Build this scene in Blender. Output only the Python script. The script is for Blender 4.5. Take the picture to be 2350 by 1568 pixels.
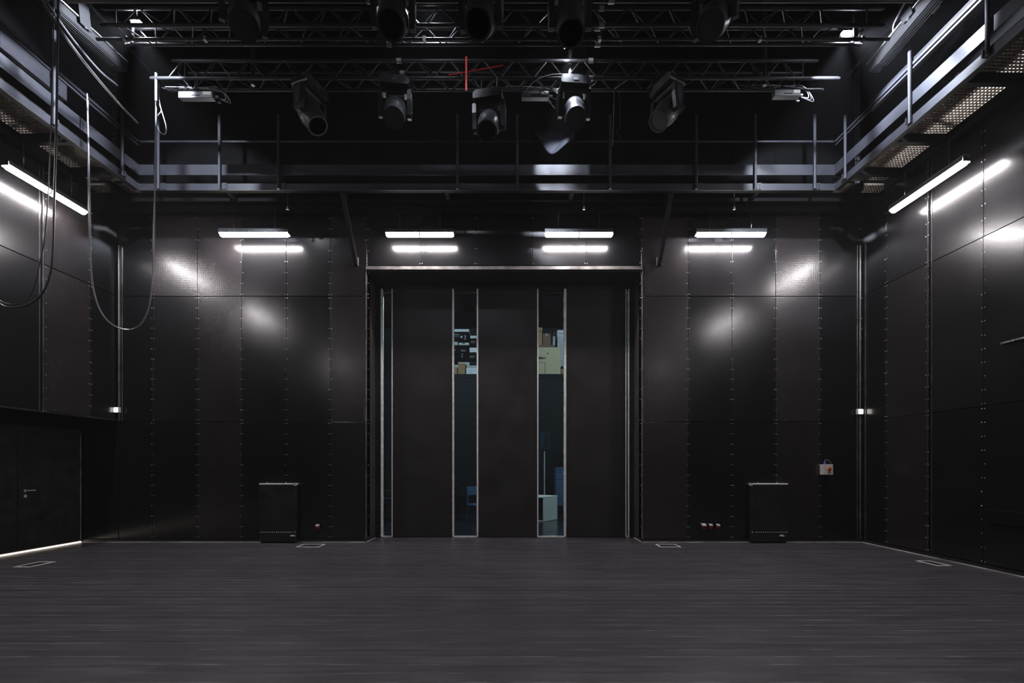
import bpy, bmesh, math, random
from mathutils import Vector, Matrix, Euler
R = random.Random(7)
PI = math.pi
S = bpy.context.scene
C = S.collection
for o in list(bpy.data.objects):
    bpy.data.objects.remove(o, do_unlink=True)

# ------------------------------------------------------------------ camera, world, exposure
EYE = 1.5            # eye height
F = 1057.0           # focal length in pixels of the 2350 px wide frame
cam = bpy.data.cameras.new('camera')
cam.sensor_width = 36.0
cam.lens = 36.0 * F / 2350.0
cam.shift_y = 288.0 / 2350.0
cam.clip_start = 0.05
cam_o = bpy.data.objects.new('camera', cam)
cam_o.location = (0, 0, EYE)
cam_o.rotation_euler = (PI / 2, 0, 0)
C.objects.link(cam_o)
S.camera = cam_o

W = bpy.data.worlds.new('world')
S.world = W
W.use_nodes = True
W.node_tree.nodes['Background'].inputs[0].default_value = (0.92, 0.92, 1.0, 1)
W.node_tree.nodes['Background'].inputs[1].default_value = 0.06

S.view_settings.view_transform = 'Standard'
S.view_settings.look = 'None'
S.view_settings.exposure = 0.0
S.view_settings.gamma = 1.0
S.view_settings.use_curve_mapping = False
S.cycles.max_bounces = 6
S.cycles.transparent_max_bounces = 12
S.cycles.sample_clamp_indirect = 4.0
S.cycles.blur_glossy = 0.3
S.cycles.caustics_reflective = False
S.cycles.caustics_refractive = False
S.cycles.use_denoising = True

TUBE = 125.0          # radiance of the tube lamps
LIFT_HAZE = 0.0014        # density of the scatter added to lift the blacks
FLOOD = 2000.0        # power of the work lights in the rig

# ------------------------------------------------------------------ room measures
D = 9.17             # back wall
XL, XR = -7.85, 6.96  # side walls
XLL = -8.53          # recessed lower left wall
YD = 9.79            # plane of the doors in the recess
OX0, OX1 = -2.906, 2.594
OZ = 5.42
GZ = 6.5             # underside of the galleries
GXL, GXR, GY = -6.74, 5.83, 8.32
ZC = 10.6
YB = -4.0            # the hall is modelled up to here behind the camera


def at(px, py, Y):
    """point at depth Y that lies on the sight line of a photo pixel"""
    return Vector(((px - 1175) * Y / F, Y, EYE + (1072 - py) * Y / F))


# ------------------------------------------------------------------ materials
M = {}


def mat(name, col, rough=0.5, metal=0.0, spec=0.5, var=0.25, scale=6.0, rvar=0.08, bump=0.0, bscale=60.0,
        aniso=None, emit=None, estr=0.0):
    m = bpy.data.materials.new(name)
    m.use_nodes = True
    nt = m.node_tree
    b = nt.nodes['Principled BSDF']
    b.inputs['Metallic'].default_value = metal
    b.inputs['Specular IOR Level'].default_value = spec
    tc = nt.nodes.new('ShaderNodeTexCoord')
    nz = nt.nodes.new('ShaderNodeTexNoise')
    nz.inputs['Scale'].default_value = scale
    nz.inputs['Detail'].default_value = 5
    mp = nt.nodes.new('ShaderNodeMapping')
    if aniso:
        mp.inputs['Scale'].default_value = aniso
    nt.links.new(tc.outputs['Object'], mp.inputs[0])
    nt.links.new(mp.outputs[0], nz.inputs['Vector'])
    rp = nt.nodes.new('ShaderNodeValToRGB')
    rp.color_ramp.elements[0].position = 0.3
    rp.color_ramp.elements[1].position = 0.7
    rp.color_ramp.elements[0].color = tuple(c * (1 - var) for c in col) + (1,)
    rp.color_ramp.elements[1].color = tuple(min(1, c * (1 + var)) for c in col) + (1,)
    nt.links.new(nz.outputs[0], rp.inputs[0])
    nt.links.new(rp.outputs[0], b.inputs['Base Color'])
    mr = nt.nodes.new('ShaderNodeMapRange')
    mr.inputs[1].default_value = 0.3
    mr.inputs[2].default_value = 0.7
    mr.inputs[3].default_value = max(0.02, rough - rvar)
    mr.inputs[4].default_value = min(1, rough + rvar)
    nt.links.new(nz.outputs[0], mr.inputs[0])
    nt.links.new(mr.outputs[0], b.inputs['Roughness'])
    if bump:
        n2 = nt.nodes.new('ShaderNodeTexNoise')
        n2.inputs['Scale'].default_value = bscale
        n2.inputs['Detail'].default_value = 3
        nt.links.new(mp.outputs[0], n2.inputs['Vector'])
        bp = nt.nodes.new('ShaderNodeBump')
        bp.inputs['Strength'].default_value = bump
        bp.inputs['Distance'].default_value = 0.01
        nt.links.new(n2.outputs[0], bp.inputs['Height'])
        nt.links.new(bp.outputs[0], b.inputs['Normal'])
    if emit:
        b.inputs['Emission Color'].default_value = tuple(emit) + (1,)
        b.inputs['Emission Strength'].default_value = estr
    M[name] = m
    return m


def panel_mat(name, col, rough, mesh_bump, coat):
    """film faced plywood: glossy dark film, long shallow waves, dull stains, on some sheets an embossed wire mesh"""
    m = mat(name, col, rough, var=0.12, scale=1.3, rvar=0.02)
    nt = m.node_tree
    b = nt.nodes['Principled BSDF']
    b.inputs['Coat Weight'].default_value = coat
    b.inputs['Coat Roughness'].default_value = 0.15
    tc = [n for n in nt.nodes if n.type == 'TEX_COORD'][0]
    geo = nt.nodes.new('ShaderNodeNewGeometry')
    wav = nt.nodes.new('ShaderNodeTexNoise')
    wav.inputs['Scale'].default_value = 1.1
    wav.inputs['Detail'].default_value = 2
    nt.links.new(geo.outputs['Position'], wav.inputs['Vector'])
    bp = nt.nodes.new('ShaderNodeBump')
    bp.inputs['Strength'].default_value = 0.25
    bp.inputs['Distance'].default_value = 0.012
    nt.links.new(wav.outputs[0], bp.inputs['Height'])
    fine = nt.nodes.new('ShaderNodeTexNoise')
    fine.inputs['Scale'].default_value = 90
    nt.links.new(geo.outputs['Position'], fine.inputs['Vector'])
    bp2 = nt.nodes.new('ShaderNodeBump')
    bp2.inputs['Strength'].default_value = 0.10
    bp2.inputs['Distance'].default_value = 0.002
    nt.links.new(fine.outputs[0], bp2.inputs['Height'])
    nt.links.new(bp.outputs[0], bp2.inputs['Normal'])
    last = bp2
    if mesh_bump:
        mth = []
        sep = nt.nodes.new('ShaderNodeSeparateXYZ')
        add = nt.nodes.new('ShaderNodeMath')
        nt.links.new(geo.outputs['Position'], sep.inputs[0])
        nt.links.new(sep.outputs[0], add.inputs[0])
        nt.links.new(sep.outputs[1], add.inputs[1])
        outs = []
        for src in (add.outputs[0], sep.outputs[2]):
            mu = nt.nodes.new('ShaderNodeMath')
            mu.operation = 'MULTIPLY'
            mu.inputs[1].default_value = 2 * PI / 0.035
            nt.links.new(src, mu.inputs[0])
            si = nt.nodes.new('ShaderNodeMath')
            si.operation = 'SINE'
            nt.links.new(mu.outputs[0], si.inputs[0])
            outs.append(si)
        mx = nt.nodes.new('ShaderNodeMath')
        mx.operation = 'MAXIMUM'
        nt.links.new(outs[0].outputs[0], mx.inputs[0])
        nt.links.new(outs[1].outputs[0], mx.inputs[1])
        bp3 = nt.nodes.new('ShaderNodeBump')
        bp3.inputs['Strength'].default_value = 0.25
        bp3.inputs['Distance'].default_value = 0.0012
        nt.links.new(mx.outputs[0], bp3.inputs['Height'])
        nt.links.new(last.outputs[0], bp3.inputs['Normal'])
        last = bp3
    nt.links.new(last.outputs[0], b.inputs['Normal'])
    return m


P_SMOOTH = [panel_mat('film_ply_black', (0.0075, 0.0075, 0.0085), 0.215, False, 0.11),
            panel_mat('film_ply_charcoal', (0.011, 0.0105, 0.0115), 0.235, False, 0.11)]
P_MESH = [panel_mat('mesh_ply_brown_black', (0.025, 0.021, 0.0225), 0.26, True, 0.08),
          panel_mat('mesh_ply_black', (0.018, 0.0155, 0.0165), 0.25, True, 0.09)]
mat('black_paint', (0.016, 0.016, 0.017), 0.55)
mat('black_matt', (0.0035, 0.0035, 0.004), 0.8, spec=0.12)
mat('black_steel', (0.018, 0.018, 0.020), 0.38, bump=0.05)
mat('rig_black', (0.022, 0.022, 0.024), 0.42)
mat('edge_alu', (0.60, 0.58, 0.56), 0.35, metal=0.1, var=0.65, scale=1.7)
mat('conduit', (0.10, 0.095, 0.095), 0.36, metal=0.6, var=0.5, scale=4)
mat('handle', (0.75, 0.74, 0.73), 0.3, metal=0.3, var=0.05)
mat('truss_tube', (0.014, 0.014, 0.016), 0.5, spec=0.3, rvar=0.05)
mat('gallery_steel', (0.030, 0.031, 0.038), 0.5, spec=0.3, var=0.12, scale=3)
mat('aluminium', (0.72, 0.71, 0.70), 0.28, metal=1.0, var=0.08)
mat('bright_alu', (0.95, 0.93, 0.92), 0.25, metal=0.05, var=0.08, scale=9)
mat('worn_edge', (0.26, 0.245, 0.24), 0.36, metal=0.4, var=0.6, scale=3.5)
mat('chrome', (0.8, 0.8, 0.8), 0.15, metal=1.0, var=0.05)
mat('screw', (0.50, 0.48, 0.47), 0.25, metal=0.5, var=0.1)
mat('galvanised', (0.26, 0.21, 0.165), 0.5, metal=0.2, var=0.3, scale=14)
mat('cable', (0.035, 0.035, 0.038), 0.4, var=0.1)
mat('cable_grey', (0.18, 0.18, 0.20), 0.4, var=0.1)
mat('pale_metal', (0.11, 0.115, 0.125), 0.4, metal=0.3, var=0.12)
mat('fixture', (0.016, 0.016, 0.018), 0.36, var=0.12)
mat('fixture_pale', (0.05, 0.051, 0.055), 0.34, var=0.1)
mat('lens', (0.006, 0.008, 0.010), 0.08, spec=0.8, var=0.2)
mat('lens_green', (0.004, 0.022, 0.014), 0.08, spec=0.8, var=0.2)
mat('red_strap', (0.55, 0.015, 0.010), 0.55, var=0.2, scale=30)
mat('red_plastic', (0.42, 0.02, 0.02), 0.4)
mat('yellow_plastic', (0.75, 0.42, 0.03), 0.4)
mat('white_plastic', (0.62, 0.60, 0.58), 0.4, var=0.08)
mat('grey_plastic', (0.42, 0.41, 0.40), 0.35, var=0.1)
mat('blue_plastic', (0.10, 0.18, 0.60), 0.35)
mat('cloth', (0.012, 0.014, 0.022), 0.85, bump=0.1)
mat('reveal', (0.042, 0.038, 0.036), 0.5, var=0.3, scale=4)
mat('leaf', (0.023, 0.020, 0.021), 0.45, var=0.15, scale=2.2)
mat('door_black', (0.013, 0.012, 0.013), 0.42)
mat('cardboard', (0.22, 0.135, 0.065), 0.8, var=0.15)
mat('cardboard_dark', (0.11, 0.065, 0.038), 0.8, var=0.15)
mat('carton_beige', (0.36, 0.31, 0.20), 0.7, var=0.06)
mat('carton_white', (0.45, 0.48, 0.52), 0.6, var=0.06)
mat('carton_black', (0.003, 0.003, 0.004), 0.8, spec=0.06)
mat('tape_grey', (0.25, 0.27, 0.275), 0.5, var=0.12)
mat('ink', (0.015, 0.015, 0.015), 0.6)
mat('print_grey', (0.17, 0.18, 0.19), 0.6)
mat('plinth_white', (0.90, 0.92, 0.88), 0.6, var=0.05)
mat('store_wall', (0.003, 0.0055, 0.0075), 0.7, spec=0.2)
mat('store_floor', (0.014, 0.018, 0.024), 0.22, var=0.3, scale=5)
mat('deck', (0.30, 0.38, 0.36), 0.5, var=0.1)
mat('blue_pad', (0.07, 0.13, 0.26), 0.5, var=0.15)
mat('speaker', (0.03, 0.07, 0.13), 0.4)
mat('tube_glow', (0.9, 0.9, 0.9), 0.4, var=0.0, emit=(1.0, 0.945, 0.955), estr=TUBE)
mat('store_glow', (0.9, 0.9, 0.9), 0.4, var=0.0, emit=(0.72, 0.92, 1.0), estr=360.0)
mat('flood_glow', (0.9, 0.9, 0.9), 0.4, var=0.0, emit=(0.86, 0.90, 1.0), estr=220.0)
mat('line_glow', (0.9, 0.9, 0.9), 0.4, var=0.0, emit=(1.0, 0.86, 0.70), estr=1.8)
mat('sign_glow', (0.9, 0.9, 0.9), 0.4, var=0.0, emit=(1.0, 0.93, 0.88), estr=5.0)
mat('dust', (0.30, 0.29, 0.30), 0.6, var=0.97, scale=2.4, aniso=(1, 7, 1))


# the dust in the joints is patchy: mostly dark, pale only here and there
for nd in M['dust'].node_tree.nodes:
    if nd.type == 'VALTORGB':
        nd.color_ramp.elements[0].position = 0.50
        nd.color_ramp.elements[1].position = 0.66
        nd.color_ramp.elements[0].color = (0.05, 0.047, 0.052, 1)
        nd.color_ramp.elements[1].color = (0.34, 0.33, 0.35, 1)
    if nd.type == 'MAPPING':
        nd.inputs['Scale'].default_value = (1.2, 14, 1)


def make_plank_mat(name, col, rough):
    m = bpy.data.materials.new(name)
    m.use_nodes = True
    nt = m.node_tree
    b = nt.nodes['Principled BSDF']
    b.inputs['Specular IOR Level'].default_value = 0.5
    geo = nt.nodes.new('ShaderNodeNewGeometry')
    mp = nt.nodes.new('ShaderNodeMapping')
    mp.inputs['Scale'].default_value = (0.55, 9.0, 1)
    nt.links.new(geo.outputs['Position'], mp.inputs[0])
    nz = nt.nodes.new('ShaderNodeTexNoise')
    nz.inputs['Scale'].default_value = 2.2
    nz.inputs['Detail'].default_value = 7
    nt.links.new(mp.outputs[0], nz.inputs['Vector'])
    rp = nt.nodes.new('ShaderNodeValToRGB')
    rp.color_ramp.elements[0].position = 0.32
    rp.color_ramp.elements[1].position = 0.70
    rp.color_ramp.elements[0].color = tuple(c * 0.66 for c in col) + (1,)
    rp.color_ramp.elements[1].color = tuple(c * 1.35 for c in col) + (1,)
    nt.links.new(nz.outputs[0], rp.inputs[0])
    # pale chips and specks
    sp = nt.nodes.new('ShaderNodeTexVoronoi')
    sp.inputs['Scale'].default_value = 2.6
    sp.inputs['Randomness'].default_value = 1.0
    nt.links.new(geo.outputs['Position'], sp.inputs['Vector'])
    lt = nt.nodes.new('ShaderNodeMath')
    lt.operation = 'LESS_THAN'
    lt.inputs[1].default_value = 0.016
    nt.links.new(sp.outputs['Distance'], lt.inputs[0])
    mx = nt.nodes.new('ShaderNodeMix')
    mx.data_type = 'RGBA'
    nt.links.new(lt.outputs[0], mx.inputs[0])
    nt.links.new(rp.outputs[0], mx.inputs[6])
    mx.inputs[7].default_value = (0.26, 0.25, 0.26, 1)
    nt.links.new(mx.outputs[2], b.inputs['Base Color'])
    mr = nt.nodes.new('ShaderNodeMapRange')
    mr.inputs[3].default_value = rough - 0.07
    mr.inputs[4].default_value = rough + 0.10
    nt.links.new(nz.outputs[0], mr.inputs[0])
    nt.links.new(mr.outputs[0], b.inputs['Roughness'])
    bp = nt.nodes.new('ShaderNodeBump')
    bp.inputs['Strength'].default_value = 0.15
    bp.inputs['Distance'].default_value = 0.004
    nt.links.new(nz.outputs[0], bp.inputs['Height'])
    nt.links.new(bp.outputs[0], b.inputs['Normal'])
    return m


PLANKS = [make_plank_mat('plank_a', (0.058, 0.052, 0.063), 0.34),
          make_plank_mat('plank_b', (0.049, 0.044, 0.053), 0.38),
          make_plank_mat('plank_c', (0.065, 0.058, 0.070), 0.36)]


def glass_mat():
    m = bpy.data.materials.new('pane_glass')
    m.use_nodes = True
    nt = m.node_tree
    nt.nodes.clear()
    out = nt.nodes.new('ShaderNodeOutputMaterial')
    mix = nt.nodes.new('ShaderNodeMixShader')
    tr = nt.nodes.new('ShaderNodeBsdfTransparent')
    tr.inputs[0].default_value = (0.90, 0.95, 0.96, 1)
    gl = nt.nodes.new('ShaderNodeBsdfGlossy')
    gl.inputs['Roughness'].default_value = 0.03
    fr = nt.nodes.new('ShaderNodeFresnel')
    fr.inputs[0].default_value = 1.45
    nt.links.new(fr.outputs[0], mix.inputs[0])
    nt.links.new(tr.outputs[0], mix.inputs[1])
    nt.links.new(gl.outputs[0], mix.inputs[2])
    nt.links.new(mix.outputs[0], out.inputs[0])
    M['glass'] = m


glass_mat()


# ------------------------------------------------------------------ mesh helpers
class MB:
    def __init__(self):
        self.v, self.f = [], []

    def add(self, vs, fs):
        n = len(self.v)
        self.v += [tuple(p) for p in vs]
        self.f += [tuple(i + n for i in f) for f in fs]
        return self

    def box(self, x0, x1, y0, y1, z0, z1, mx=None):
        vs = [Vector((x, y, z)) for z in (z0, z1) for y in (y0, y1) for x in (x0, x1)]
        if mx is not None:
            vs = [mx @ p for p in vs]
        return self.add(vs, [(0, 2, 3, 1), (4, 5, 7, 6), (0, 1, 5, 4), (2, 6, 7, 3), (0, 4, 6, 2), (1, 3, 7, 5)])

    def cbox(self, x0, x1, y0, y1, z0, z1, c=0.01, mx=None):
        """box with chamfered edges"""
        b = bmesh.new()
        bmesh.ops.create_cube(b, size=1)
        for q in b.verts:
            q.co = Vector((x0 + (q.co.x + .5) * (x1 - x0), y0 + (q.co.y + .5) * (y1 - y0), z0 + (q.co.z + .5) * (z1 - z0)))
        bmesh.ops.bevel(b, geom=list(b.edges), offset=c, segments=1, affect='EDGES')
        return self.bm(b, mx)

    def bm(self, b, mx=None):
        b.verts.index_update()
        vs = [(mx @ q.co if mx is not None else q.co.copy()) for q in b.verts]
        fs = [tuple(q.index for q in f.verts) for f in b.faces]
        b.free()
        return self.add(vs, fs)

    def cyl(self, p0, p1, r, n=8, r1=None, cap=True):
        p0, p1 = Vector(p0), Vector(p1)
        r1 = r if r1 is None else r1
        d = (p1 - p0).normalized()
        a = d.orthogonal().normalized()
        b = d.cross(a)
        vs = []
        for p, q in ((p0, r), (p1, r1)):
            for k in range(n):
                t = 2 * PI * k / n
                vs.append(p + (a * math.cos(t) + b * math.sin(t)) * q)
        fs = [(k, (k + 1) % n, n + (k + 1) % n, n + k) for k in range(n)]
        if cap:
            fs += [tuple(reversed(range(n))), tuple(range(n, 2 * n))]
        return self.add(vs, fs)

    def tube(self, pts, r, n=6):
        pts = [Vector(p) for p in pts]
        m = len(pts)
        vs = []
        d0 = (pts[1] - pts[0]).normalized()
        a = d0.orthogonal().normalized()
        for i, p in enumerate(pts):
            d = (pts[min(i + 1, m - 1)] - pts[max(i - 1, 0)]).normalized()
            a = (a - d * a.dot(d)).normalized()
            b = d.cross(a)
            for k in range(n):
                t = 2 * PI * k / n
                vs.append(p + (a * math.cos(t) + b * math.sin(t)) * r)
        fs = []
        for i in range(m - 1):
            for k in range(n):
                fs.append((i * n + k, i * n + (k + 1) % n, (i + 1) * n + (k + 1) % n, (i + 1) * n + k))
        fs += [tuple(reversed(range(n))), tuple((m - 1) * n + k for k in range(n))]
        return self.add(vs, fs)

    def lathe(self, prof, n=20, mx=None):
        """profile (r, z) turned about z"""
        vs, fs = [], []
        m = len(prof)
        for r, z in prof:
            for k in range(n):
                t = 2 * PI * k / n
                vs.append(Vector((r * math.cos(t), r * math.sin(t), z)))
        for i in range(m - 1):
            for k in range(n):
                fs.append((i * n + k, i * n + (k + 1) % n, (i + 1) * n + (k + 1) % n, (i + 1) * n + k))
        fs += [tuple(reversed(range(n))), tuple((m - 1) * n + k for k in range(n))]
        if mx is not None:
            vs = [mx @ p for p in vs]
        return self.add(vs, fs)

    def prism(self, poly, x0, x1, axis='x', mx=None):
        """polygon extruded along an axis; poly in the two other axes (in xyz order)"""
        def p3(a, u, w):
            return Vector({'x': (a, u, w), 'y': (u, a, w), 'z': (u, w, a)}[axis])
        n = len(poly)
        vs = [p3(x0, *q) for q in poly] + [p3(x1, *q) for q in poly]
        if mx is not None:
            vs = [mx @ p for p in vs]
        fs = [tuple(reversed(range(n))), tuple(range(n, 2 * n))]
        fs += [(k, (k + 1) % n, n + (k + 1) % n, n + k) for k in range(n)]
        return self.add(vs, fs)

    def mesh(self, name, m, smooth=False):
        me = bpy.data.meshes.new(name)
        me.from_pydata(self.v, [], self.f)
        b = bmesh.new()
        b.from_mesh(me)
        bmesh.ops.recalc_face_normals(b, faces=b.faces)
        b.to_mesh(me)
        b.free()
        me.materials.append(m if not isinstance(m, str) else M[m])
        if smooth:
            me.polygons.foreach_set('use_smooth', [True] * len(me.polygons))
            me.set_sharp_from_angle(angle=math.radians(38))
        return me

    def build(self, name, m, parent=None, smooth=False, loc=None, rot=None, label=None):
        o = bpy.data.objects.new(name, self.mesh(name, m, smooth))
        C.objects.link(o)
        if parent is not None:
            o.parent = parent
        if loc is not None:
            o.location = loc
        if rot is not None:
            o.rotation_euler = rot
        if label:
            o['label'] = label
        return o


def tag(o, label=None, cat=None, group=None, kind=None):
    if label:
        o['label'] = label
    if cat:
        o['category'] = cat
    if group:
        o['group'] = group
    if kind:
        o['kind'] = kind
    return o


def empty(name, loc=(0, 0, 0), rz=0.0, **k):
    o = bpy.data.objects.new(name, None)
    o.empty_display_size = 0.1
    o.location = loc
    o.rotation_euler = (0, 0, rz)
    C.objects.link(o)
    return tag(o, **k)


def inst(name, me, parent=None, loc=(0, 0, 0), rot=(0, 0, 0)):
    o = bpy.data.objects.new(name, me)
    o.location = loc
    o.rotation_euler = rot
    o.parent = parent
    C.objects.link(o)
    return o


def copy_tree(o, parent=None):
    c = o.copy()
    C.objects.link(c)
    c.parent = parent
    for ch in list(o.children):
        copy_tree(ch, c)
    return c


def bez(pts, n=10):
    """smooth curve through points (Catmull-Rom)"""
    p = [Vector(q) for q in pts]
    p = [p[0] * 2 - p[1]] + p + [p[-1] * 2 - p[-2]]
    out = []
    for i in range(1, len(p) - 2):
        for k in range(n):
            t = k / n
            out.append(0.5 * ((2 * p[i]) + (p[i + 1] - p[i - 1]) * t + (2 * p[i - 1] - 5 * p[i] + 4 * p[i + 1] - p[i + 2]) * t * t
                              + (3 * p[i] - p[i - 1] - 3 * p[i + 1] + p[i + 2]) * t ** 3))
    out.append(p[-2])
    return out


# ------------------------------------------------------------------ FLOOR: bed with single planks
fl = MB().box(XLL - .1, XR + .1, YB, D, -0.10, -0.0007).box(OX0, OX1, D, YD + 0.15, -0.10, -0.0007).build('floor', 'dust')
tag(fl, kind='structure', label='black painted plank stage floor')
PW = 0.1455
me_cache = {}


def plank(x0, x1, y0, y1):
    k = (round(x1 - x0, 2), round(y1 - y0, 3), R.randrange(3))
    if k not in me_cache:
        w, d = k[0], k[1]
        b = MB()
        c = 0.0012
        vs = [(0, 0, -0.02), (w, 0, -0.02), (w, d, -0.02), (0, d, -0.02), (0, 0, -c), (w, 0, -c), (w, d, -c), (0, d, -c),
              (c, c, 0), (w - c, c, 0), (w - c, d - c, 0), (c, d - c, 0)]
        fs = [(0, 1, 5, 4), (1, 2, 6, 5), (2, 3, 7, 6), (3, 0, 4, 7), (4, 5, 9, 8), (5, 6, 10, 9), (6, 7, 11, 10), (7, 4, 8, 11), (8, 9, 10, 11)]
        me_cache[k] = b.add(vs, fs).mesh('plank', PLANKS[k[2]])
    o = inst('plank', me_cache[k], fl, (x0, y0, R.uniform(-0.0001, 0.0001)), (R.uniform(-.0012, .0012), 0, 0))


y = D - 0.004
i = 0
while y > 2.3:
    x = XLL + 0.02
    L = 3.9 if i % 2 == 0 else 1.95
    while x < XR - 0.02:
        x1 = min(x + L, XR - 0.005)
        if XR - x1 < 0.5:
            x1 = XR - 0.005
        plank(x, x1 - 0.004, y - PW + 0.0065, y)
        x = x1
        L = 3.9
    y -= PW
    i += 1
near = MB()
while y > YB:
    near.box(XLL + .02, XR - .005, y - PW + 0.005, y, -0.02, 0)
    y -= PW
no_ = near.build('plank_field', PLANKS[0], fl)
no_['kind'] = 'stuff'
yy = D
while yy < YD + 0.1:
    plank(OX0 + .002, 0, yy, yy + PW - 0.005)
    plank(0.004, OX1 - .002, yy, yy + PW - 0.005)
    yy += PW

# ------------------------------------------------------------------ WALLS: backing plus single sheets
TH = 0.018
wb = MB().box(XLL - .2, OX0, D + TH + .002, D + .25, 0, ZC).box(OX1, XR + .2, D + TH + .002, D + .25, 0, ZC) \
    .box(OX0, OX1, D + TH + .002, D + .25, OZ + .03, ZC).build('wall_back', 'black_matt')
tag(wb, kind='structure', label='back wall clad in black plywood sheets around the tall doorway')
wl = MB().box(XL - .2, XL - TH - .002, YB, D, 2.45, ZC).box(XLL, XL, YB, D, 2.43, 2.47).build('wall_left', 'black_matt')
tag(wl, kind='structure', label='left wall clad in black sheets above the door niche')
wll = MB().box(XLL - .15, XLL - .05, YB, D, 0, 2.45).build('wall_left_lower', 'black_paint')
tag(wll, kind='structure', label='recessed black lower left wall with doors')
wr = MB().box(XR + TH + .002, XR + .2, YB, D, 0, ZC).build('wall_right', 'black_matt')
tag(wr, kind='structure', label='right wall clad in black plywood sheets')
ce = MB().box(XLL - .2, XR + .2, YB, D + .25, ZC, ZC + .15).build('ceiling', 'black_matt')
tag(ce, kind='structure', label='black ceiling above the lighting rig')

ROWS = [(0.075, 2.395), (2.405, 4.895), (4.905, 6.70), (6.71, 9.9)]  # top row is coloured near black in place of shade


def sheet(parent, mode, a0, a1, z0, z1, m, plane, tilt=1.0):
    """one plywood sheet; mode 'y': lies in plane y=plane facing the camera, 'l'/'r': on the side walls"""
    w, h = a1 - a0, z1 - z0
    mb = MB()
    c = 0.003
    vs = [(-w / 2, 0, -h / 2), (w / 2, 0, -h / 2), (w / 2, 0, h / 2), (-w / 2, 0, h / 2)]
    fr = [(-w / 2 + c, -TH, -h / 2 + c), (w / 2 - c, -TH, -h / 2 + c), (w / 2 - c, -TH, h / 2 - c), (-w / 2 + c, -TH, h / 2 - c)]
    mid = [(-w / 2, -TH + c, -h / 2), (w / 2, -TH + c, -h / 2), (w / 2, -TH + c, h / 2), (-w / 2, -TH + c, h / 2)]
    fs = [(3, 2, 1, 0), (8, 9, 10, 11)]
    for q in range(4):
        r = (q + 1) % 4
        fs += [(q, r, 4 + r, 4 + q), (4 + q, 4 + r, 8 + r, 8 + q)]
    mb.add(vs + mid + fr, fs)
    rx, rz = R.gauss(0, .0016) * tilt, R.gauss(0, .0030) * tilt
    rz = max(-.005, min(.005, rz))
    rx = max(-.003, min(.003, rx))
    ca, cz = (a0 + a1) / 2, (z0 + z1) / 2
    if mode == 'y':
        loc, rot = (ca, plane + TH, cz), (rx, 0, rz)
    elif mode == 'l':
        loc, rot = (plane - TH, ca, cz), (rx, 0, rz + PI / 2)
    else:
        loc, rot = (plane + TH, ca, cz), (rx, 0, rz - PI / 2)
    return mb.build('plywood_sheet', m, parent, loc=loc, rot=rot)


def px2x(px):
    return (px - 1175) * D / F


# sheet joints of the back wall as read along the photo
JL = [-7.95 + .12, px2x(350), px2x(453), px2x(555), px2x(657), px2x(758), OX0 + .02]
JR = [OX1 - .02, px2x(1579), px2x(1680), px2x(1780), px2x(1882), XR - .02]
kindL = [[0, 0, 0], [2, 1, 0], [2, 3, 3], [1, 0, 0], [1, 0, 0], [3, 3, 1]]
kindR = [[2, 2, 2], [1, 0, 0], [1, 0, 0], [2, 2, 3], [1, 0, 0]]
ALLM = P_SMOOTH + P_MESH
screws = {'b': [], 'l': [], 'r': []}


def screw_lines(a, z0, z1, key, off=0.022, step=0.215):
    n = max(2, round((z1 - z0) / step))
    for k in range(n + 1):
        z = z0 + .03 + (z1 - z0 - .06) * k / n
        for s in (-1, 1):
            if R.random() < 0.93:
                screws[key].append((a + s * off + R.uniform(-.003, .003), z + R.uniform(-.006, .006)))


for J, K in ((JL, kindL), (JR, kindR)):
    for q in range(len(J) - 1):
        for r, (z0, z1) in enumerate(ROWS):
            kk = K[q]
            m = ALLM[kk[2 - min(r, 2)]] if r < 3 else M['black_matt']
            sheet(wb, 'y', J[q] + .002, J[q + 1] - .002, z0, z1, m, D)
            if r < 3:
                screw_lines(J[q + 1], z0, z1, 'b')
        if q == 0 and J is JR:
            for z0, z1 in ROWS[:3]:
                screw_lines(J[0], z0, z1, 'b')
# below the niche soffit the left end of the back wall runs on to the recessed wall
sheet(wb, 'y', XLL - .04, -7.84, 0.075, 2.40, ALLM[0], D)
# sheets over the doorway
LJ = [OX0 + .025, px2x(966), px2x(1092), px2x(1222), px2x(1345), OX1 - .025]
for q in range(5):
    sheet(wb, 'y', LJ[q] + .002, LJ[q + 1] - .002, OZ + .10, 6.70, ALLM[[1, 0, 0, 1, 0][q]], D)
    sheet(wb, 'y', LJ[q] + .002, LJ[q + 1] - .002, 6.71, 9.9, M['black_matt'], D)  # upper sheets over the doorway, near-black colour in place of shade
    screw_lines(LJ[q + 1], OZ + .1, 7.39, 'b', step=.3)

# left wall sheets
JY = [D - .003, 8.575, 7.735, 6.85, 5.96, 5.08, 4.19, 3.31, 2.42, 1.54]
KL = [[0, 0], [3, 2], [1, 0], [1, 0], [3, 3], [0, 1], [1, 0], [0, 0], [3, 1]]
for q in range(len(JY) - 1):
    for r, (z0, z1) in enumerate(ROWS[1:]):
        sheet(wl, 'l', JY[q + 1] + .002, JY[q] - .002 - (0.05 if q == 2 else 0), max(z0, 2.45), z1, ALLM[KL[q][0] if r else KL[q][1]] if r < 2 else M['black_matt'], XL)
        if r < 2:
            screw_lines(JY[q + 1], z0, z1, 'l')
JYR = [D - .003, 8.57, 7.72, 6.80, 5.915, 5.03, 4.145, 3.26, 2.37, 1.49]
KR = [[0, 0, 0], [1, 3, 3], [1, 1, 0], [1, 0, 0], [3, 3, 0], [0, 1, 0], [1, 0, 0], [0, 0, 0], [3, 1, 0]]
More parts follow.
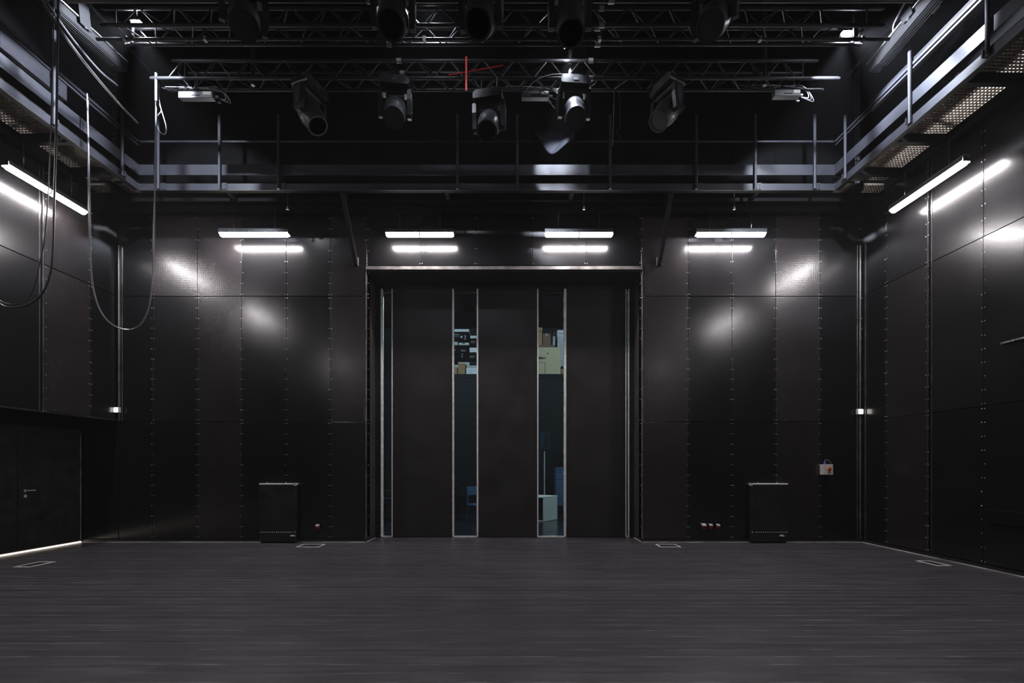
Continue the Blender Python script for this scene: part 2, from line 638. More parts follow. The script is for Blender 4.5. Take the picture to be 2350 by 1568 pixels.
for q in range(len(JYR) - 1):
    for r, (z0, z1) in enumerate(ROWS):
        k = KR[q][[2, 1, 0, 0][r]]
        sheet(wr, 'r', JYR[q + 1] + .002, JYR[q] - .002 - (0.06 if q == 2 else 0), z0, z1, ALLM[k] if r < 3 else M['black_matt'], XR)
        if r < 3:
            screw_lines(JYR[q + 1], z0, z1, 'r')

DOME = [(0.0095, 0), (0.008, .003), (0.004, .005)]
for key, par in (('b', wb), ('l', wl), ('r', wr)):
    mb = MB()
    for a, z in screws[key]:
        if key == 'b':
            mx = Matrix.Translation((a, D - .0005, z)) @ Matrix.Rotation(PI / 2, 4, 'X')
        elif key == 'l':
            mx = Matrix.Translation((XL + .0005, a, z)) @ Matrix.Rotation(PI / 2, 4, 'Y')
        else:
            mx = Matrix.Translation((XR - .0005, a, z)) @ Matrix.Rotation(-PI / 2, 4, 'Y')
        mb.lathe(DOME, 6, mx)
    o = mb.build('screw_heads', 'screw', par)
    o['kind'] = 'stuff'

# baseboards: black skirting with a thin bright metal edge on the floor
def skirting(name, segs, label):
    a, b = MB(), MB()
    for kind, p, q, pl in segs:
        if kind == 'y':
            a.box(p, q, pl - .012, pl, 0, .062)
            b.box(p, q, pl - .024, pl - .012, 0, .014)
        else:
            s = 1 if kind == 'l' else -1
            xs = sorted((pl, pl + s * .012))
            a.box(xs[0], xs[1], p, q, 0, .062)
            xs = sorted((pl + s * .012, pl + s * .024))
            b.box(xs[0], xs[1], p, q, 0, .014)
    o = a.build(name, 'black_steel')
    tag(o, kind='structure', label=label)
    b.build('metal_edge', 'edge_alu', o, label='worn bright metal strip along the floor')
    return o


skirting('baseboard_back', [('y', XLL, OX0, D), ('y', OX1, XR, D), ('l', D, YD - .05, OX0), ('r', D, YD - .05, OX1)], 'low black skirting along the back wall')
skirting('baseboard_right', [('r', YB, D - .02, XR)], 'low black skirting along the right wall')

# slots with metal angles in the side walls, corner conduits
t = MB().box(XL - .01, XL + .006, 7.640, 7.655, 2.45, 7.4).box(XL - .01, XL + .006, 7.700, 7.722, 2.45, 7.4).build('trim_1', 'conduit')
tag(t, kind='structure', label='upright pair of metal angles in the left wall')
t = MB().box(XR - .006, XR + .01, 7.628, 7.640, .07, 7.4).box(XR - .006, XR + .01, 7.700, 7.712, .07, 7.4).build('trim_2', 'conduit')
tag(t, kind='structure', label='upright slot with metal angles in the right wall')
t = MB().cyl((XL + .05, D - .03, 2.42), (XL + .05, D - .03, 5.9), .016, 8).box(XL + .08, XL + .092, D - .03, D - .002, 2.42, 5.9) \
    .cyl((XL + .11, D - .02, 2.42), (XL + .11, D - .02, 5.9), .008, 6).build('trim_3', 'conduit', smooth=True)
tag(t, kind='structure', label='upright metal conduits in the left back corner')
t = MB().cyl((XR - .05, D - .03, .07), (XR - .05, D - .03, 5.9), .016, 8).box(XR - .012, XR - .002, D - .12, D - .095, .07, 5.9) \
    .cyl((XR - .10, D - .02, .07), (XR - .10, D - .02, 5.9), .009, 6).build('trim_4', 'conduit', smooth=True)
tag(t, kind='structure', label='upright metal conduits in the right back corner')
# recess niche: soffit lip and light line at the foot of the wall
t = MB().box(XL - .03, XL + .004, YB, D - .02, 2.415, 2.445).build('trim_5', 'black_steel')
tag(t, kind='structure', label='dark lip under the left wall sheets above the niche')
t = MB().box(XLL - .048, XLL - .012, 3.0, D - .03, .004, .026).build('trim_6', 'line_glow')
tag(t, kind='structure', label='thin glowing line of light along the foot of the left wall')
# doorway: lintel angle, reveals, soffit, jamb edge strips
t = MB().box(OX0, OX1, D - .035, D + .02, OZ, OZ + .012).box(OX0, OX1, D - .012, D + .02, OZ + .012, OZ + .075).build('trim_7', 'worn_edge')
tag(t, kind='structure', label='worn steel angle along the top edge of the doorway')
t = MB().box(OX0 - .05, OX0, D + .002, YD + .1, 0, OZ).box(OX1, OX1 + .05, D + .002, YD + .1, 0, OZ) \
    .box(OX0, OX1, D + .03, YD + .3, OZ - .02, OZ + .03).build('trim_8', 'reveal')
tag(t, kind='structure', label='dark side and top faces of the deep doorway')
t = MB().box(OX0 - .004, OX0 + .012, D - .010, D + .006, .07, OZ).box(OX1 - .012, OX1 + .004, D - .010, D + .006, .07, OZ).build('trim_9', 'worn_edge')
tag(t, kind='structure', label='thin metal corner strips on both doorway edges')
# rail and duct on the right wall
t = MB().box(XR - .05, XR - .002, 3.2, 6.52, 3.235, 3.26).build('trim_10', 'aluminium')
tag(t, kind='structure', label='thin bright metal ledge high on the right wall')
t = MB().box(XR - .07, XR - .002, 3.2, 6.73, .69, .88).build('trim_11', 'black_matt')
tag(t, kind='structure', label='black wall duct low on the right wall')

# ------------------------------------------------------------------ DOORWAY: leaves and glazed slits
hd = MB().box(OX0, OX1, YD, YD + .1, 5.29, OZ).build('trim_12', 'door_black')
tag(hd, kind='structure', label='black header above the tall door leaves')


def leaf(name, px0, px1, label):
    x0, x1 = (px0 - 1175) * YD / F, (px1 - 1175) * YD / F
    o = MB().cbox(x0, x1, YD + .004, YD + .09, .012, 5.288, .004).build(name, 'leaf')
    tag(o, kind='structure', label=label)
    MB().box(x0 + .01, x1 - .01, YD - .002, YD + .004, .012, .05).build('kick_rail', 'black_steel', o)
    return o


leaf('door_1', 901, 1037.5, 'tall black door leaf left of the middle')
leaf('door_2', 1098, 1232.5, 'tall black door leaf in the middle')
leaf('door_3', 1300, 1435.5, 'tall black door leaf right of the middle')
leaf('door_4', 861.5, 872.5, 'narrow black door post at the left jamb')
leaf('door_5', 1445, 1454.5, 'narrow black door post at the right jamb')


def slit(name, px0, px1, wl_, wr_, label):
    x0, x1 = (px0 - 1175) * YD / F, (px1 - 1175) * YD / F
    a, b = wl_ * YD / F, wr_ * YD / F
    o = MB().box(x0 + a, x1 - b, YD + .045, YD + .051, .03, 5.28).build(name, 'glass')
    tag(o, kind='structure', label=label)
    MB().box(x0, x0 + a, YD + .0, YD + .085, .014, 5.284).cyl((x0 + a / 2, YD, .014), (x0 + a / 2, YD, 5.284), a / 2, 12).build('side_rail', 'bright_alu', o, smooth=True)
    MB().box(x1 - b, x1, YD + .0, YD + .085, .014, 5.284).cyl((x1 - b / 2, YD, .014), (x1 - b / 2, YD, 5.284), b / 2, 12).build('side_rail', 'bright_alu', o, smooth=True)
    MB().box(x0 + a, x1 - b, YD - .006, YD + .085, .004, .026).build('bottom_rail', 'bright_alu', o)
    MB().box(x0 + a, x1 - b, YD + .03, YD + .085, 5.265, 5.288).build('top_rail', 'black_steel', o)
    return o


slit('window_1', 872.7, 900.8, 5.5, 2.5, 'narrow glazed slit beside the left jamb')
slit('window_2', 1037.7, 1097.8, 4.0, 4.0, 'glazed slit between left and middle leaves')
slit('window_3', 1232.7, 1299.8, 3.0, 5.5, 'glazed slit between middle and right leaves')
slit('window_4', 1435.7, 1444.8, 2.0, 2.6, 'very narrow glazed slit beside the right jamb')

# doors in the recessed left wall
def side_door(name, y0, y1, label, handle=None):
    o = MB().cbox(XLL - .05, XLL - .008, y0 + .006, y1 - .006, .04, 2.12, .004).build(name, 'door_black')
    tag(o, kind='structure', label=label)
    if handle:
        h = MB().box(XLL - .01, XLL + .006, handle - .018, handle + .018, 1.055, 1.105).cyl((XLL, handle, 1.085), (XLL + .055, handle, 1.085), .010, 8) \
            .cyl((XLL + .05, handle - .01, 1.085), (XLL + .05, handle + .13, 1.085), .009, 8).build('door_handle', 'handle', o, smooth=True)
        MB().box(XLL - .01, XLL + .006, handle - .02, handle + .02, .965, 1.015).cyl((XLL, handle, .99), (XLL + .014, handle, .99), .010, 8) \
            .build('lock_rosette', 'handle', o)


side_door('door_6', 7.96, 9.10, 'flush black door leaf nearest the left corner', 8.07)
side_door('door_7', 6.82, 7.96, 'flush black door leaf left of the handled one')
t = MB().box(XLL - .06, XLL - .004, 9.105, 9.125, .03, 2.14).build('trim_13', 'worn_edge')
tag(t, kind='structure', label='scuffed metal edge of the left door frame')

# ------------------------------------------------------------------ TUBE LAMPS
def tube_light(cx, cy, rz, length, label, clip, z=6.0):
    """batten with a glowing diffuser; hangs under the gallery on two stems"""
    o = empty('tube_lamp', (cx, cy, z), rz, label=label, cat='lamp', group='lit tube lamps under the galleries')
    h = length / 2
    prof = [(0.014, -h), (.040, -h + .012), (.0535, -h + .035), (.0535, h - .035), (.040, h - .012), (.014, h)]
    MB().lathe(prof, 14, Matrix.Rotation(PI / 2, 4, 'Y')).build('diffuser', 'tube_glow', o, smooth=True)
    MB().prism([(-.060, .014), (-.056, .014), (-.056, .058), (.055, .058), (.055, -.020), (.060, -.020), (.060, .075), (.035, .105), (-.035, .105), (-.060, .075)], -h, h, 'x').build('housing', 'rig_black', o)
    for s in (-1, 1):
        MB().box(*sorted((s * (h - .004), s * (h + .008))), -.05, .05, -.004, .09).build('end_cap', 'rig_black', o)
    for s in (-1, 1):
        MB().cyl((s * h * .6, 0, .105), (s * h * .6, 0, GZ - z + .02), .008, 6).build('stem', 'black_steel', o)
    if clip:
        MB().lathe([(.0545, -.012), (.0545, .012)], 14, Matrix.Rotation(PI / 2, 4, 'Y')).build('clip', 'grey_plastic', o)
    return o


YT = 8.905
for q, (a, b) in enumerate(((505, 663), (886, 1041), (1251, 1406), (1597, 1756))):
    x0, x1 = (a - 1175) * YT / F, (b - 1175) * YT / F
    tube_light((x0 + x1) / 2, YT, 0, x1 - x0, ['leftmost of the four lit tube lamps along the back wall', 'lit tube lamp above the doorway, left of its middle',
               'lit tube lamp above the doorway, right of its middle', 'rightmost of the four lit tube lamps along the back wall'][q], q > 0)
for q, (a, b) in enumerate(((6.86, 8.15), (3.7, 5.1), (-2.9, -1.55))):
    tube_light(-7.55, (a + b) / 2, PI / 2, b - a, ['lit tube lamp sloping along the left wall in view', 'second lit tube lamp along the left wall, outside the frame',
               'third lit tube lamp along the left wall, behind the viewer'][q], q == 0)
for q, (a, b) in enumerate(((6.77, 8.10), (3.15, 4.6), (-3.4, -2.1))):
    tube_light(6.68, (a + b) / 2, -PI / 2, b - a, ['lit tube lamp sloping along the right wall in view', 'second lit tube lamp along the right wall, outside the frame',
               'third lit tube lamp along the right wall, behind the viewer'][q], False)

# ------------------------------------------------------------------ GALLERIES
def grating(x0, x1, y0, y1, z0=6.665, z1=6.70, p=0.05):
    mb = MB()
    n = int((x1 - x0) / p)
    for k in range(n + 1):
        x = x0 + (x1 - x0) * k / n
        mb.box(x - .0022, x + .0022, y0, y1, z0 + .010, z1)
    n = int((y1 - y0) / p)
    for k in range(n + 1):
        yq = y0 + (y1 - y0) * k / n
        mb.box(x0, x1, yq - .002, yq + .002, z0, z1)
    return mb


def catwalk(side):
    if side == 'back':
        root = empty('catwalk', (0, GY, GZ), label='dark steel gallery crossing the back wall above the doorway', cat='catwalk', group='steel galleries')
        x0, x1 = GXL, GXR
        bits = {'edge_beam': MB().box(x0, x1, GY, GY + .012, 6.50, 6.632).box(x0, x1, GY, GY + .07, 6.622, 6.632),
                'toe_board': MB().box(x0, x1, GY - .002, GY + .006, 6.775, 6.963),
                'handrail': MB().cyl((x0, GY + .03, 7.40), (x1, GY + .03, 7.40), .017, 8)}
        gr = grating(XL + .03, XR - .03, GY + .12, D - .02)
        low = MB().box(x0, x1, GY + .012, GY + .09, 6.50, 6.512)
        posts = [at(px, 437, GY - .01).x for px in (365, 505, 640, 1050, 1187, 1400, 1597, 1732, 1868)]
        beams = MB().box(XL, XR, GY + .35, GY + .41, 6.50, 6.66).box(XL, XR, 8.86, 8.95, 6.42, 6.66)
        xb = [GXL - .5, -5.2, -3.1, -1.2, 1.1, 2.9, 4.5, GXR + .5]
        cross = [MB().box(x - .035, x + .035, GY + .014, D - .02, 6.52, 6.655) for x in xb]
    else:
        s = -1 if side == 'left' else 1
        gx = GXL if s < 0 else GXR
        wx = XL if s < 0 else XR
        root = empty('catwalk', (gx, 5, GZ), label=('dark steel gallery along the left wall' if s < 0 else 'dark steel gallery along the right wall'),
                     cat='catwalk', group='steel galleries')
        y0, y1 = YB, GY - .006

        def sb(a, b, *r):
            xs = sorted((gx + s * a, gx + s * b))
            return (xs[0], xs[1]) + r
        top = MB().box(*sb(0, .05, y0, y1, 7.36, 7.40)).box(*sb(.004, .03, y0, y1, 7.30, 7.325))
        bits = {'edge_beam': MB().box(*sb(0, .012, y0, y1, 6.50, 6.632)).box(*sb(0, .07, y0, y1, 6.622, 6.632)),
                'toe_board': MB().box(*sb(-.002, .006, y0, y1, 6.775, 6.963)),
                'handrail': top}
        ribs = MB()
        zt = 7.33 if s > 0 else 7.06
        hh = .14 if s > 0 else .25
        yend = 7.55 if s > 0 else 7.0
        ribs.box(*sb(.03, .10, 3.0, yend, zt, zt + hh))
        nr = 7 if s > 0 else 11
        for k in range(nr):
            zz = zt + .006 + (hh - .018) * k / (nr - 1)
            ribs.box(*sb(.022, .03, 3.0, yend, zz, zz + .010))
        bits['ribbed_trunking'] = ribs
        xs = sorted((gx + s * .09, wx - s * .02))
        gr = grating(xs[0], xs[1], 1.0, GY - .006)
        low = MB().box(*sb(.012, .09, y0, y1, 6.50, 6.512))
        posts = []
        xs2 = sorted((wx - s * .24, wx - s * .17))
        beams = MB().box(xs2[0], xs2[1], y0, y1, 6.50, 6.66)
        xs3 = sorted((gx + s * .014, wx - s * .02))
        cross = [MB().box(xs3[0], xs3[1], yq - .035, yq + .035, 6.52, 6.655) for yq in (1.2, 2.75, 4.3, 5.2, 6.05, 7.15, 7.95)]
        for yq in (3.6, 4.6, 5.62, 6.72, 8.02) if s > 0 else (3.4, 4.5, 5.6, 6.75, 7.93):
            pm = MB().cyl((gx - s * .03, yq, 6.52), (gx - s * .03, yq, 7.62 if yq > 7 else 7.9), .024, 10)
            pm.box(*(sorted((gx - s * .055, gx + s * .003)) + [yq + .03, yq + .05, 6.53, 6.62]))
            pm.build('post', 'gallery_steel', root, smooth=True)
    for nme, mb in bits.items():
        mb.build(nme, 'gallery_steel', root, smooth=(nme == 'handrail'))
    low.build('lower_flange', 'black_matt', root)  # underside of the edge beam, its shade put into a near-black colour
    beams.build('inner_beam', 'black_matt', root)
    for cb_ in cross:
        cb_.build('cross_beam', 'black_matt', root)
    g = gr.build('grating', 'galvanised', root, label='brownish steel bar grating')
    g['kind'] = 'stuff'
    for x in posts:
        pm = MB().cyl((x, GY - .03, 6.505), (x, GY - .03, 7.84), .026, 10).box(x + .03, x + .12, GY - .012, GY - .001, 6.51, 6.625)
        for dz in (.03, .085):
            pm.cyl((x + .09, GY - .02, 6.51 + dz), (x + .09, GY - .005, 6.51 + dz), .009, 6)
        pm.build('post', 'gallery_steel', root, smooth=True)
    # the parts were laid out in room coordinates
    inv = Matrix.Translation(root.location).inverted()
    for ch in root.children:
        ch.location = -Vector(root.location)
    return root


for sd in ('left', 'right', 'back'):
    catwalk(sd)

# struts from the wall up to the gallery edge
for s, x in ((0, -3.1), (1, 2.92)):
    mb = MB().prism([(D - .06, 5.52), (D - .002, 5.52), (D - .002, 5.62), (GY + .16, 6.505), (GY + .07, 6.505)], x - .035, x + .035, 'x')
    o = mb.build('strut', 'black_steel')
    tag(o, ('slanting black steel strut left of the doorway' if s == 0 else 'slanting black steel strut right of the doorway'), 'strut', 'struts under the back gallery')
    b = MB().box(x - .048, x - .035, D - .05, D - .002, 5.5, 5.66).box(x + .035, x + .048, D - .05, D - .002, 5.5, 5.66).build('bracket', 'worn_edge', o)

# detectors under the back gallery
for px, py, lb in ((660, 478, 'left of the doorway'), (1340, 478, 'over the doorway'), (1685, 478, 'right of the doorway')):
    p = at(px, py, 8.60)
    o = empty('sprinkler', p, label='small sprinkler head under the back gallery ' + lb, cat='sprinkler', group='sprinklers under the back gallery')
    MB().cyl((0, 0, .01), (0, 0, 6.668 - p.z), .010, 6).build('pipe', 'black_steel', o)
    MB().lathe([(.010, .03), (.018, .02), (.012, .0), (.026, -.022), (.026, -.026)], 10).build('head', 'worn_edge', o, smooth=True)

# perforated uprights in the gallery corners
for s, (px, Yq) in ((-1, (260, 8.6)), (1, (1970, 8.6))):
    x = (px - 1175) * Yq / F
    o = empty('perforated_upright', (x, Yq, 6.70), label='pale perforated steel upright in the %s gallery corner' % ('left' if s < 0 else 'right'),
              cat='post', group='perforated uprights')
    mb = MB().box(-.035, .035, 0, .008, 0, 2.2).box(-.035, -.030, 0, .04, 0, 2.2).box(.030, .035, 0, .04, 0, 2.2)
    mb.build('channel', 'pale_metal', o)
    hb = MB()
    for k in range(22):
        for q in (-.014, .014):
            hb.box(q - .006, q + .006, -.001, .001, .06 + k * .1, .095 + k * .1)
    hb.build('slots', 'ink', o)

# ------------------------------------------------------------------ LIGHTING RIG
def truss(Y0, z0, h, d, x0, x1, inset, label, sling):
    o = empty('lighting_truss', ((x0 + x1) / 2, Y0, z0), label=label, cat='truss', group='lighting trusses')
    L = Vector(o.location)
    r = .0245
    rows = ((Y0, z0, 0), (Y0 + d, z0, .1), (Y0, z0 + h, inset), (Y0 + d, z0 + h, inset + .1))
    for yq, zq, ins in rows:
        m_ = MB().cyl((x0 + ins, yq, zq), (x1 - ins, yq, zq), r, 10)
        for e in (x0 + ins, x1 - ins):
            m_.cyl((e - .03, yq, zq), (e + .03, yq, zq), r * .72, 8)
        m_.build('chord', 'truss_tube', o, smooth=True, loc=-L)
    pitch = .505
    n = int((x1 - x0 - .5) / pitch)
    xs0 = x0 + .22
    faces = (((Y0, z0), (Y0, z0 + h), 'front_lacing'), ((Y0 + d, z0), (Y0 + d, z0 + h), 'rear_lacing'),
             ((Y0, z0), (Y0 + d, z0), 'lower_lacing'), ((Y0, z0 + h), (Y0 + d, z0 + h), 'upper_lacing'))
    for a, b, nm in faces:
        if nm in ('rear_lacing', 'upper_lacing'):
            a, b = b, a
        bars = [MB().cyl((.02, a[0], a[1]), (pitch / 2 - .02, b[0], b[1]), .009, 6).mesh('lacing_bar', 'truss_tube', True),
                MB().cyl((pitch / 2 + .02, b[0], b[1]), (pitch - .02, a[0], a[1]), .009, 6).mesh('lacing_bar', 'truss_tube', True)]
        for k in range(n):
            for bm_ in bars:
                inst('lacing_bar', bm_, o, (xs0 + k * pitch - L.x, -L.y, -L.z))
    for e in (x0 + .17 + inset, x1 - .20 - inset):
        MB().cyl((e, Y0, z0), (e, Y0, z0 + h), .010, 6).cyl((e, Y0 + d, z0), (e, Y0 + d, z0 + h), .010, 6) \
            .cyl((e, Y0, z0), (e, Y0 + d, z0), .010, 6).build('end_frame', 'truss_tube', o, smooth=True, loc=-L)
    for x in sling:
        MB().cyl((x, Y0 + d / 2, z0 - .02), (x, Y0 + d / 2, ZC), .030, 10).build('hanger', 'fixture', o, smooth=True, loc=-L)
    # splice plates with bolts
    for x in (x0 + (x1 - x0) * .36, x0 + (x1 - x0) * .64):
        for yq, zq, ins in rows:
            MB().lathe([(.034, -.035), (.034, .035)], 10, Matrix.Translation((x, yq, zq)) @ Matrix.Rotation(PI / 2, 4, 'Y')).build('coupler', 'worn_edge', o, smooth=True, loc=-L)
    return o


ZT = 7.41
X0T, X1T = -5.47, 4.95
truss(6.16, ZT, .225, .28, X0T, X1T, 0, 'lighting truss with two glaring work lights near its ends', (-5.2, -.28, 4.70))
truss(7.00, ZT, .265, .22, X0T, X1T, .33, 'lighting truss nearest the back gallery, carrying a row of moving heads', (-4.0, .9, 3.9))
truss(5.30, ZT - .28, .24, .26, X0T, X1T, 0, 'lighting truss nearest the viewer, just above the frame', (-5.2, 0, 4.7))

# tie pipe below the second truss
o = MB().cyl((-5.69, 6.31, 7.362), (5.17, 6.31, 7.362), .021, 10).build('tie_pipe', 'truss_tube', smooth=True)
tag(o, 'thin tie pipe clamped under the truss with the work lights', 'pipe')
for x in (-5.3, -4.2, -1.2, 1.2, 3.4, 4.8):
    MB().box(x - .02, x + .02, 6.285, 6.335, 7.335, 7.39).build('pipe_clamp', 'worn_edge', o)


def moving_head():
    o = empty('moving_head', (0, 0, 0))
    b = MB()
    prof = [(-.22, -.04), (-.19, -.012), (-.15, 0), (.15, 0), (.19, -.012), (.22, -.04), (.225, -.105), (.21, -.125), (-.21, -.125), (-.225, -.105)]
    b.prism(prof, -.15, .15, 'y')
    b.build('base', 'fixture', o)
    MB().box(-.035, .035, -.153, -.149, -.085, -.045).build('display', 'ink', o)
    for s in (-1, 1):
        c = MB().box(s * .12 - .016, s * .12 + .016, -.02, .02, 0, .03)
        c.lathe([(.040, -.016), (.040, .016)], 12, Matrix.Translation((s * .12, 0, .065)) @ Matrix.Rotation(PI / 2, 4, 'Y'))
        c.build('clamp', 'fixture_pale', o, smooth=True)
    yk = MB().cbox(-.215, .215, -.075, .075, -.205, -.128, .02)
    for s in (-1, 1):
        yk.prism([(-.085, -.15), (.085, -.15), (.095, -.30), (.060, -.52), (.025, -.55), (-.025, -.55), (-.060, -.52), (-.095, -.30)],
                 *sorted((s * .185, s * .245)), axis='x')
    yk.build('yoke', 'fixture', o)
    for s in (-1, 1):
        MB().prism([(-.05, -.19), (.05, -.19), (.055, -.30), (.03, -.44), (-.03, -.44), (-.055, -.30)], *sorted((s * .244, s * .252)), axis='x') \
            .build('arm_cover', 'fixture_pale', o)
    hd_ = MB().lathe([(.05, .27), (.11, .25), (.142, .19), (.150, .08), (.172, .05), (.176, -.05), (.165, -.10), (.150, -.14), (.146, -.22), (.150, -.24),
                      (.150, -.262), (.128, -.262)], 24)
    for k in range(6):
        hd_.box(-.13, .13, -.155, .155, .10 + k * .022, .107 + k * .022)
    h = hd_.build('head', 'fixture_pale', o, smooth=True, loc=(0, 0, -.43))
    MB().lathe([(.126, -.258), (.122, -.252), (.07, -.240), (.01, -.235)], 20).build('lens', 'lens', h, smooth=True)
    MB().lathe([(.150, -.262), (.153, -.272), (.132, -.272), (.128, -.262)], 24).build('bezel', 'black_steel', h, smooth=True)
    return o


heads = [
    # px of centre, truss Y, dz, pan(deg), tilt(deg towards viewer), roll scale, label
    (712, 7.00, -.04, 70, 32, 'far left dark moving head under the rear truss, head turned sideways'),
    (907, 7.00, 0, 6, 34, 'dim grey moving head under the rear truss, second from left'),
    (1123, 7.00, -.20, -10, 34, 'moving head hung lowest under the rear truss, right of the red strap'),
    (1317, 7.00, 0, 5, 34, 'brightly lit moving head with white top under the rear truss'),
    (1530, 7.00, -.02, -62, 40, 'moving head under the rear truss right of the brightly lit one'),
    (560, 5.30, .02, 30, 38, 'dark moving head cut by the top edge at the left, greenish lens'),
    (903, 5.30, .02, 4, 36, 'dark moving head at the top, left of the bright truss section'),
    (1104, 5.30, .02, -8, 38, 'dark moving head at the top, right of the bright truss section'),
    (1308, 5.30, .02, 0, 20, 'dark moving head at the top above the white one'),
    (1640, 5.30, .02, -40, 40, 'dark moving head cut by the top edge at the right'),
]
mh = moving_head()
for q, (px, Yq, dz, pan, tilt, lb) in enumerate(heads):
    o = mh if q == 0 else copy_tree(mh)
    o.location = ((px - 1175) * Yq / F, Yq, ZT - .065 + dz - (.28 if Yq < 6 else 0))
    o.rotation_euler = (0, 0, math.radians(pan))
    tag(o, lb, 'stage light', 'moving heads in the rig')
    for ch in o.children:
        if ch.name.startswith('head'):
            ch.rotation_euler = (math.radians(-tilt), 0, 0)
            if q == 5 or q == 7:
                for l in ch.children:
                    if l.name.startswith('lens'):
                        l.data = l.data.copy()
                        l.data.materials[0] = M['lens_green']
        if dz < -.1 and ch.name.startswith('clamp'):
            pass
    if dz < -.1:
        MB().cyl((-.12, 0, .06), (-.12, 0, .27), .012, 8).cyl((.12, 0, .06), (.12, 0, .27), .012, 8).build('drop_rod', 'black_steel', o)


def work_light(p, aims, label, size=.075):
    """small flood: shell, glowing front, bracket to the truss; its own lamp sits in front of the glass"""
    o = empty('work_light', p, label=label, cat='lamp', group='work lights in the rig')
    MB().prism([(-size, 0), (size, 0), (size * .6, size * 1.1), (-size * .6, size * 1.1)], -size * .55, size * .55, 'y').build('shell', 'black_steel', o)
    MB().lathe([(.008, -.050), (.030, -.046), (.048, -.028), (.052, 0)], 14, Matrix.Diagonal((1.5, .8, 1, 1))).build('bulb', 'flood_glow', o, smooth=True)
    MB().cyl((0, 0, .03), (0, 0, .16), .008, 6).build('bracket', 'black_steel', o)
    for ai, ap, asp in aims:
        add_lamp(o, ai, ap, asp)
    return o


def add_lamp(o, aim, power, spot):
    d = Vector(aim).normalized()
    rot = d.to_track_quat('-Z', 'Y').to_euler()
    ld = bpy.data.lights.new('work_lamp', 'SPOT')
    ld.energy = power
    ld.color = (0.80, 0.86, 1.0)
    ld.shadow_soft_size = .05
    ld.spot_size = math.radians(spot)
    ld.spot_blend = .35
    lo = bpy.data.objects.new('work_lamp', ld)
    C.objects.link(lo)
    lo.parent = o
    lo.location = d * .075 + Vector((0, 0, -.02))
    lo.rotation_euler = rot


work_light(at(313, 52, 6.30), [((-.95, .10, -.25), FLOOD, 80), ((-.25, .95, -.36), FLOOD * .35, 62)], 'glaring work light in the truss at the left')
work_light(at(1943, 76, 6.40), [((.95, .05, -.25), FLOOD, 80), ((.30, .95, -.36), FLOOD * .35, 62)], 'glaring work light in the truss at the right')
work_light(at(985, -14, 6.27), [((.02, .1, -1), FLOOD * .05, 100)], 'work light at the top lighting the middle of the truss')
o = work_light(at(1303, 103, 6.78), [((.12, .22, -.75), 260, 54), ((.04, .88, -.46), 800, 34)], 'work light behind the top moving head, lighting the white one')
MB().cyl((0, 0, .03), (0, 6.44 - 6.78, .03), .009, 6).cyl((0, 6.44 - 6.78, .03), (0, 6.44 - 6.78, ZT + .225 - o.location.z), .012, 6).build('arm', 'black_steel', o)

# grey power boxes on the rear truss
for px, py, w, lb in ((457, 227, 78, 'left'), (1228, 226, 62, 'middle'), (1800, 223, 60, 'right')):
    p = at(px, py, 7.22)
    w_ = w * 7.22 / F
    o = empty('power_box', p, label='grey metal power box hanging from the rear truss, ' + {'left': 'leftmost of three', 'middle': 'beside the white moving head',
              'right': 'rightmost of three'}[lb], cat='box', group='power boxes on the rear truss')
    MB().cbox(-w_ / 2, w_ / 2, -.09, .0, -.05, .05, .006).build('case', 'pale_metal', o)
    MB().box(-.06, .07, -.094, -.089, -.022, -.006).build('slot', 'ink', o)
    MB().box(w_ * .22, w_ * .46, -.095, -.089, -.01, .04).build('label_plate', 'white_plastic', o)
    MB().cyl((w_ / 2, -.03, .01), (w_ / 2 + .06, -.03, .005), .018, 8).cyl((w_ / 2, .04, -.02), (w_ / 2 + .05, .04, -.03), .016, 8).build('plug', 'pale_metal', o, smooth=True)
    MB().box(-.03, .03, -.02, .02, .055, ZT - p.z - .0).build('hook', 'black_steel', o)
    for k in range(3):
        a = R.uniform(-.15, .1)
        pts = bez([(w_ / 2 + .05, 0, 0), (w_ / 2 + .16 + .04 * k, -.02, -.02 - .03 * k), (w_ / 2 + .08, -.03, .10 + .02 * k), (a, -.02, .16), (a - .2 - .1 * k, -.05, .145 - .03 * k), (a - .45 - .12 * k, 0, .19)], 6)
        MB().tube(pts, .006, 5).build('lead', 'cable_grey' if k == 0 else 'cable', o, smooth=True)

# loose cable bundle near the white head
def cable(name, pts, r, m, label, grp=None, n=12):
    o = MB().tube(bez(pts, n), r, 6).build(name, m, smooth=True)
    return tag(o, label, 'cable', grp)


cable('looped_cable', [at(1205, 212, 7.1), at(1225, 188, 6.98), at(1262, 172, 6.97), at(1300, 170, 6.97)], .006, 'cable_grey', 'thin pale cable along the rear truss left of the white moving head')
cable('looped_cable', [at(1225, 205, 7.15), at(1250, 212, 7.1), at(1262, 235, 7.05), at(1276, 249, 7.0), at(1284, 235, 6.98), at(1283, 214, 6.98)], .006, 'cable',
      'thin cable hanging in a bight left of the white moving head')
cable('looped_cable', [at(1352, 200, 7.0), at(1365, 192, 7.0), at(1374, 175, 7.05)], .007, 'cable_grey', 'short cable end right of the white moving head')

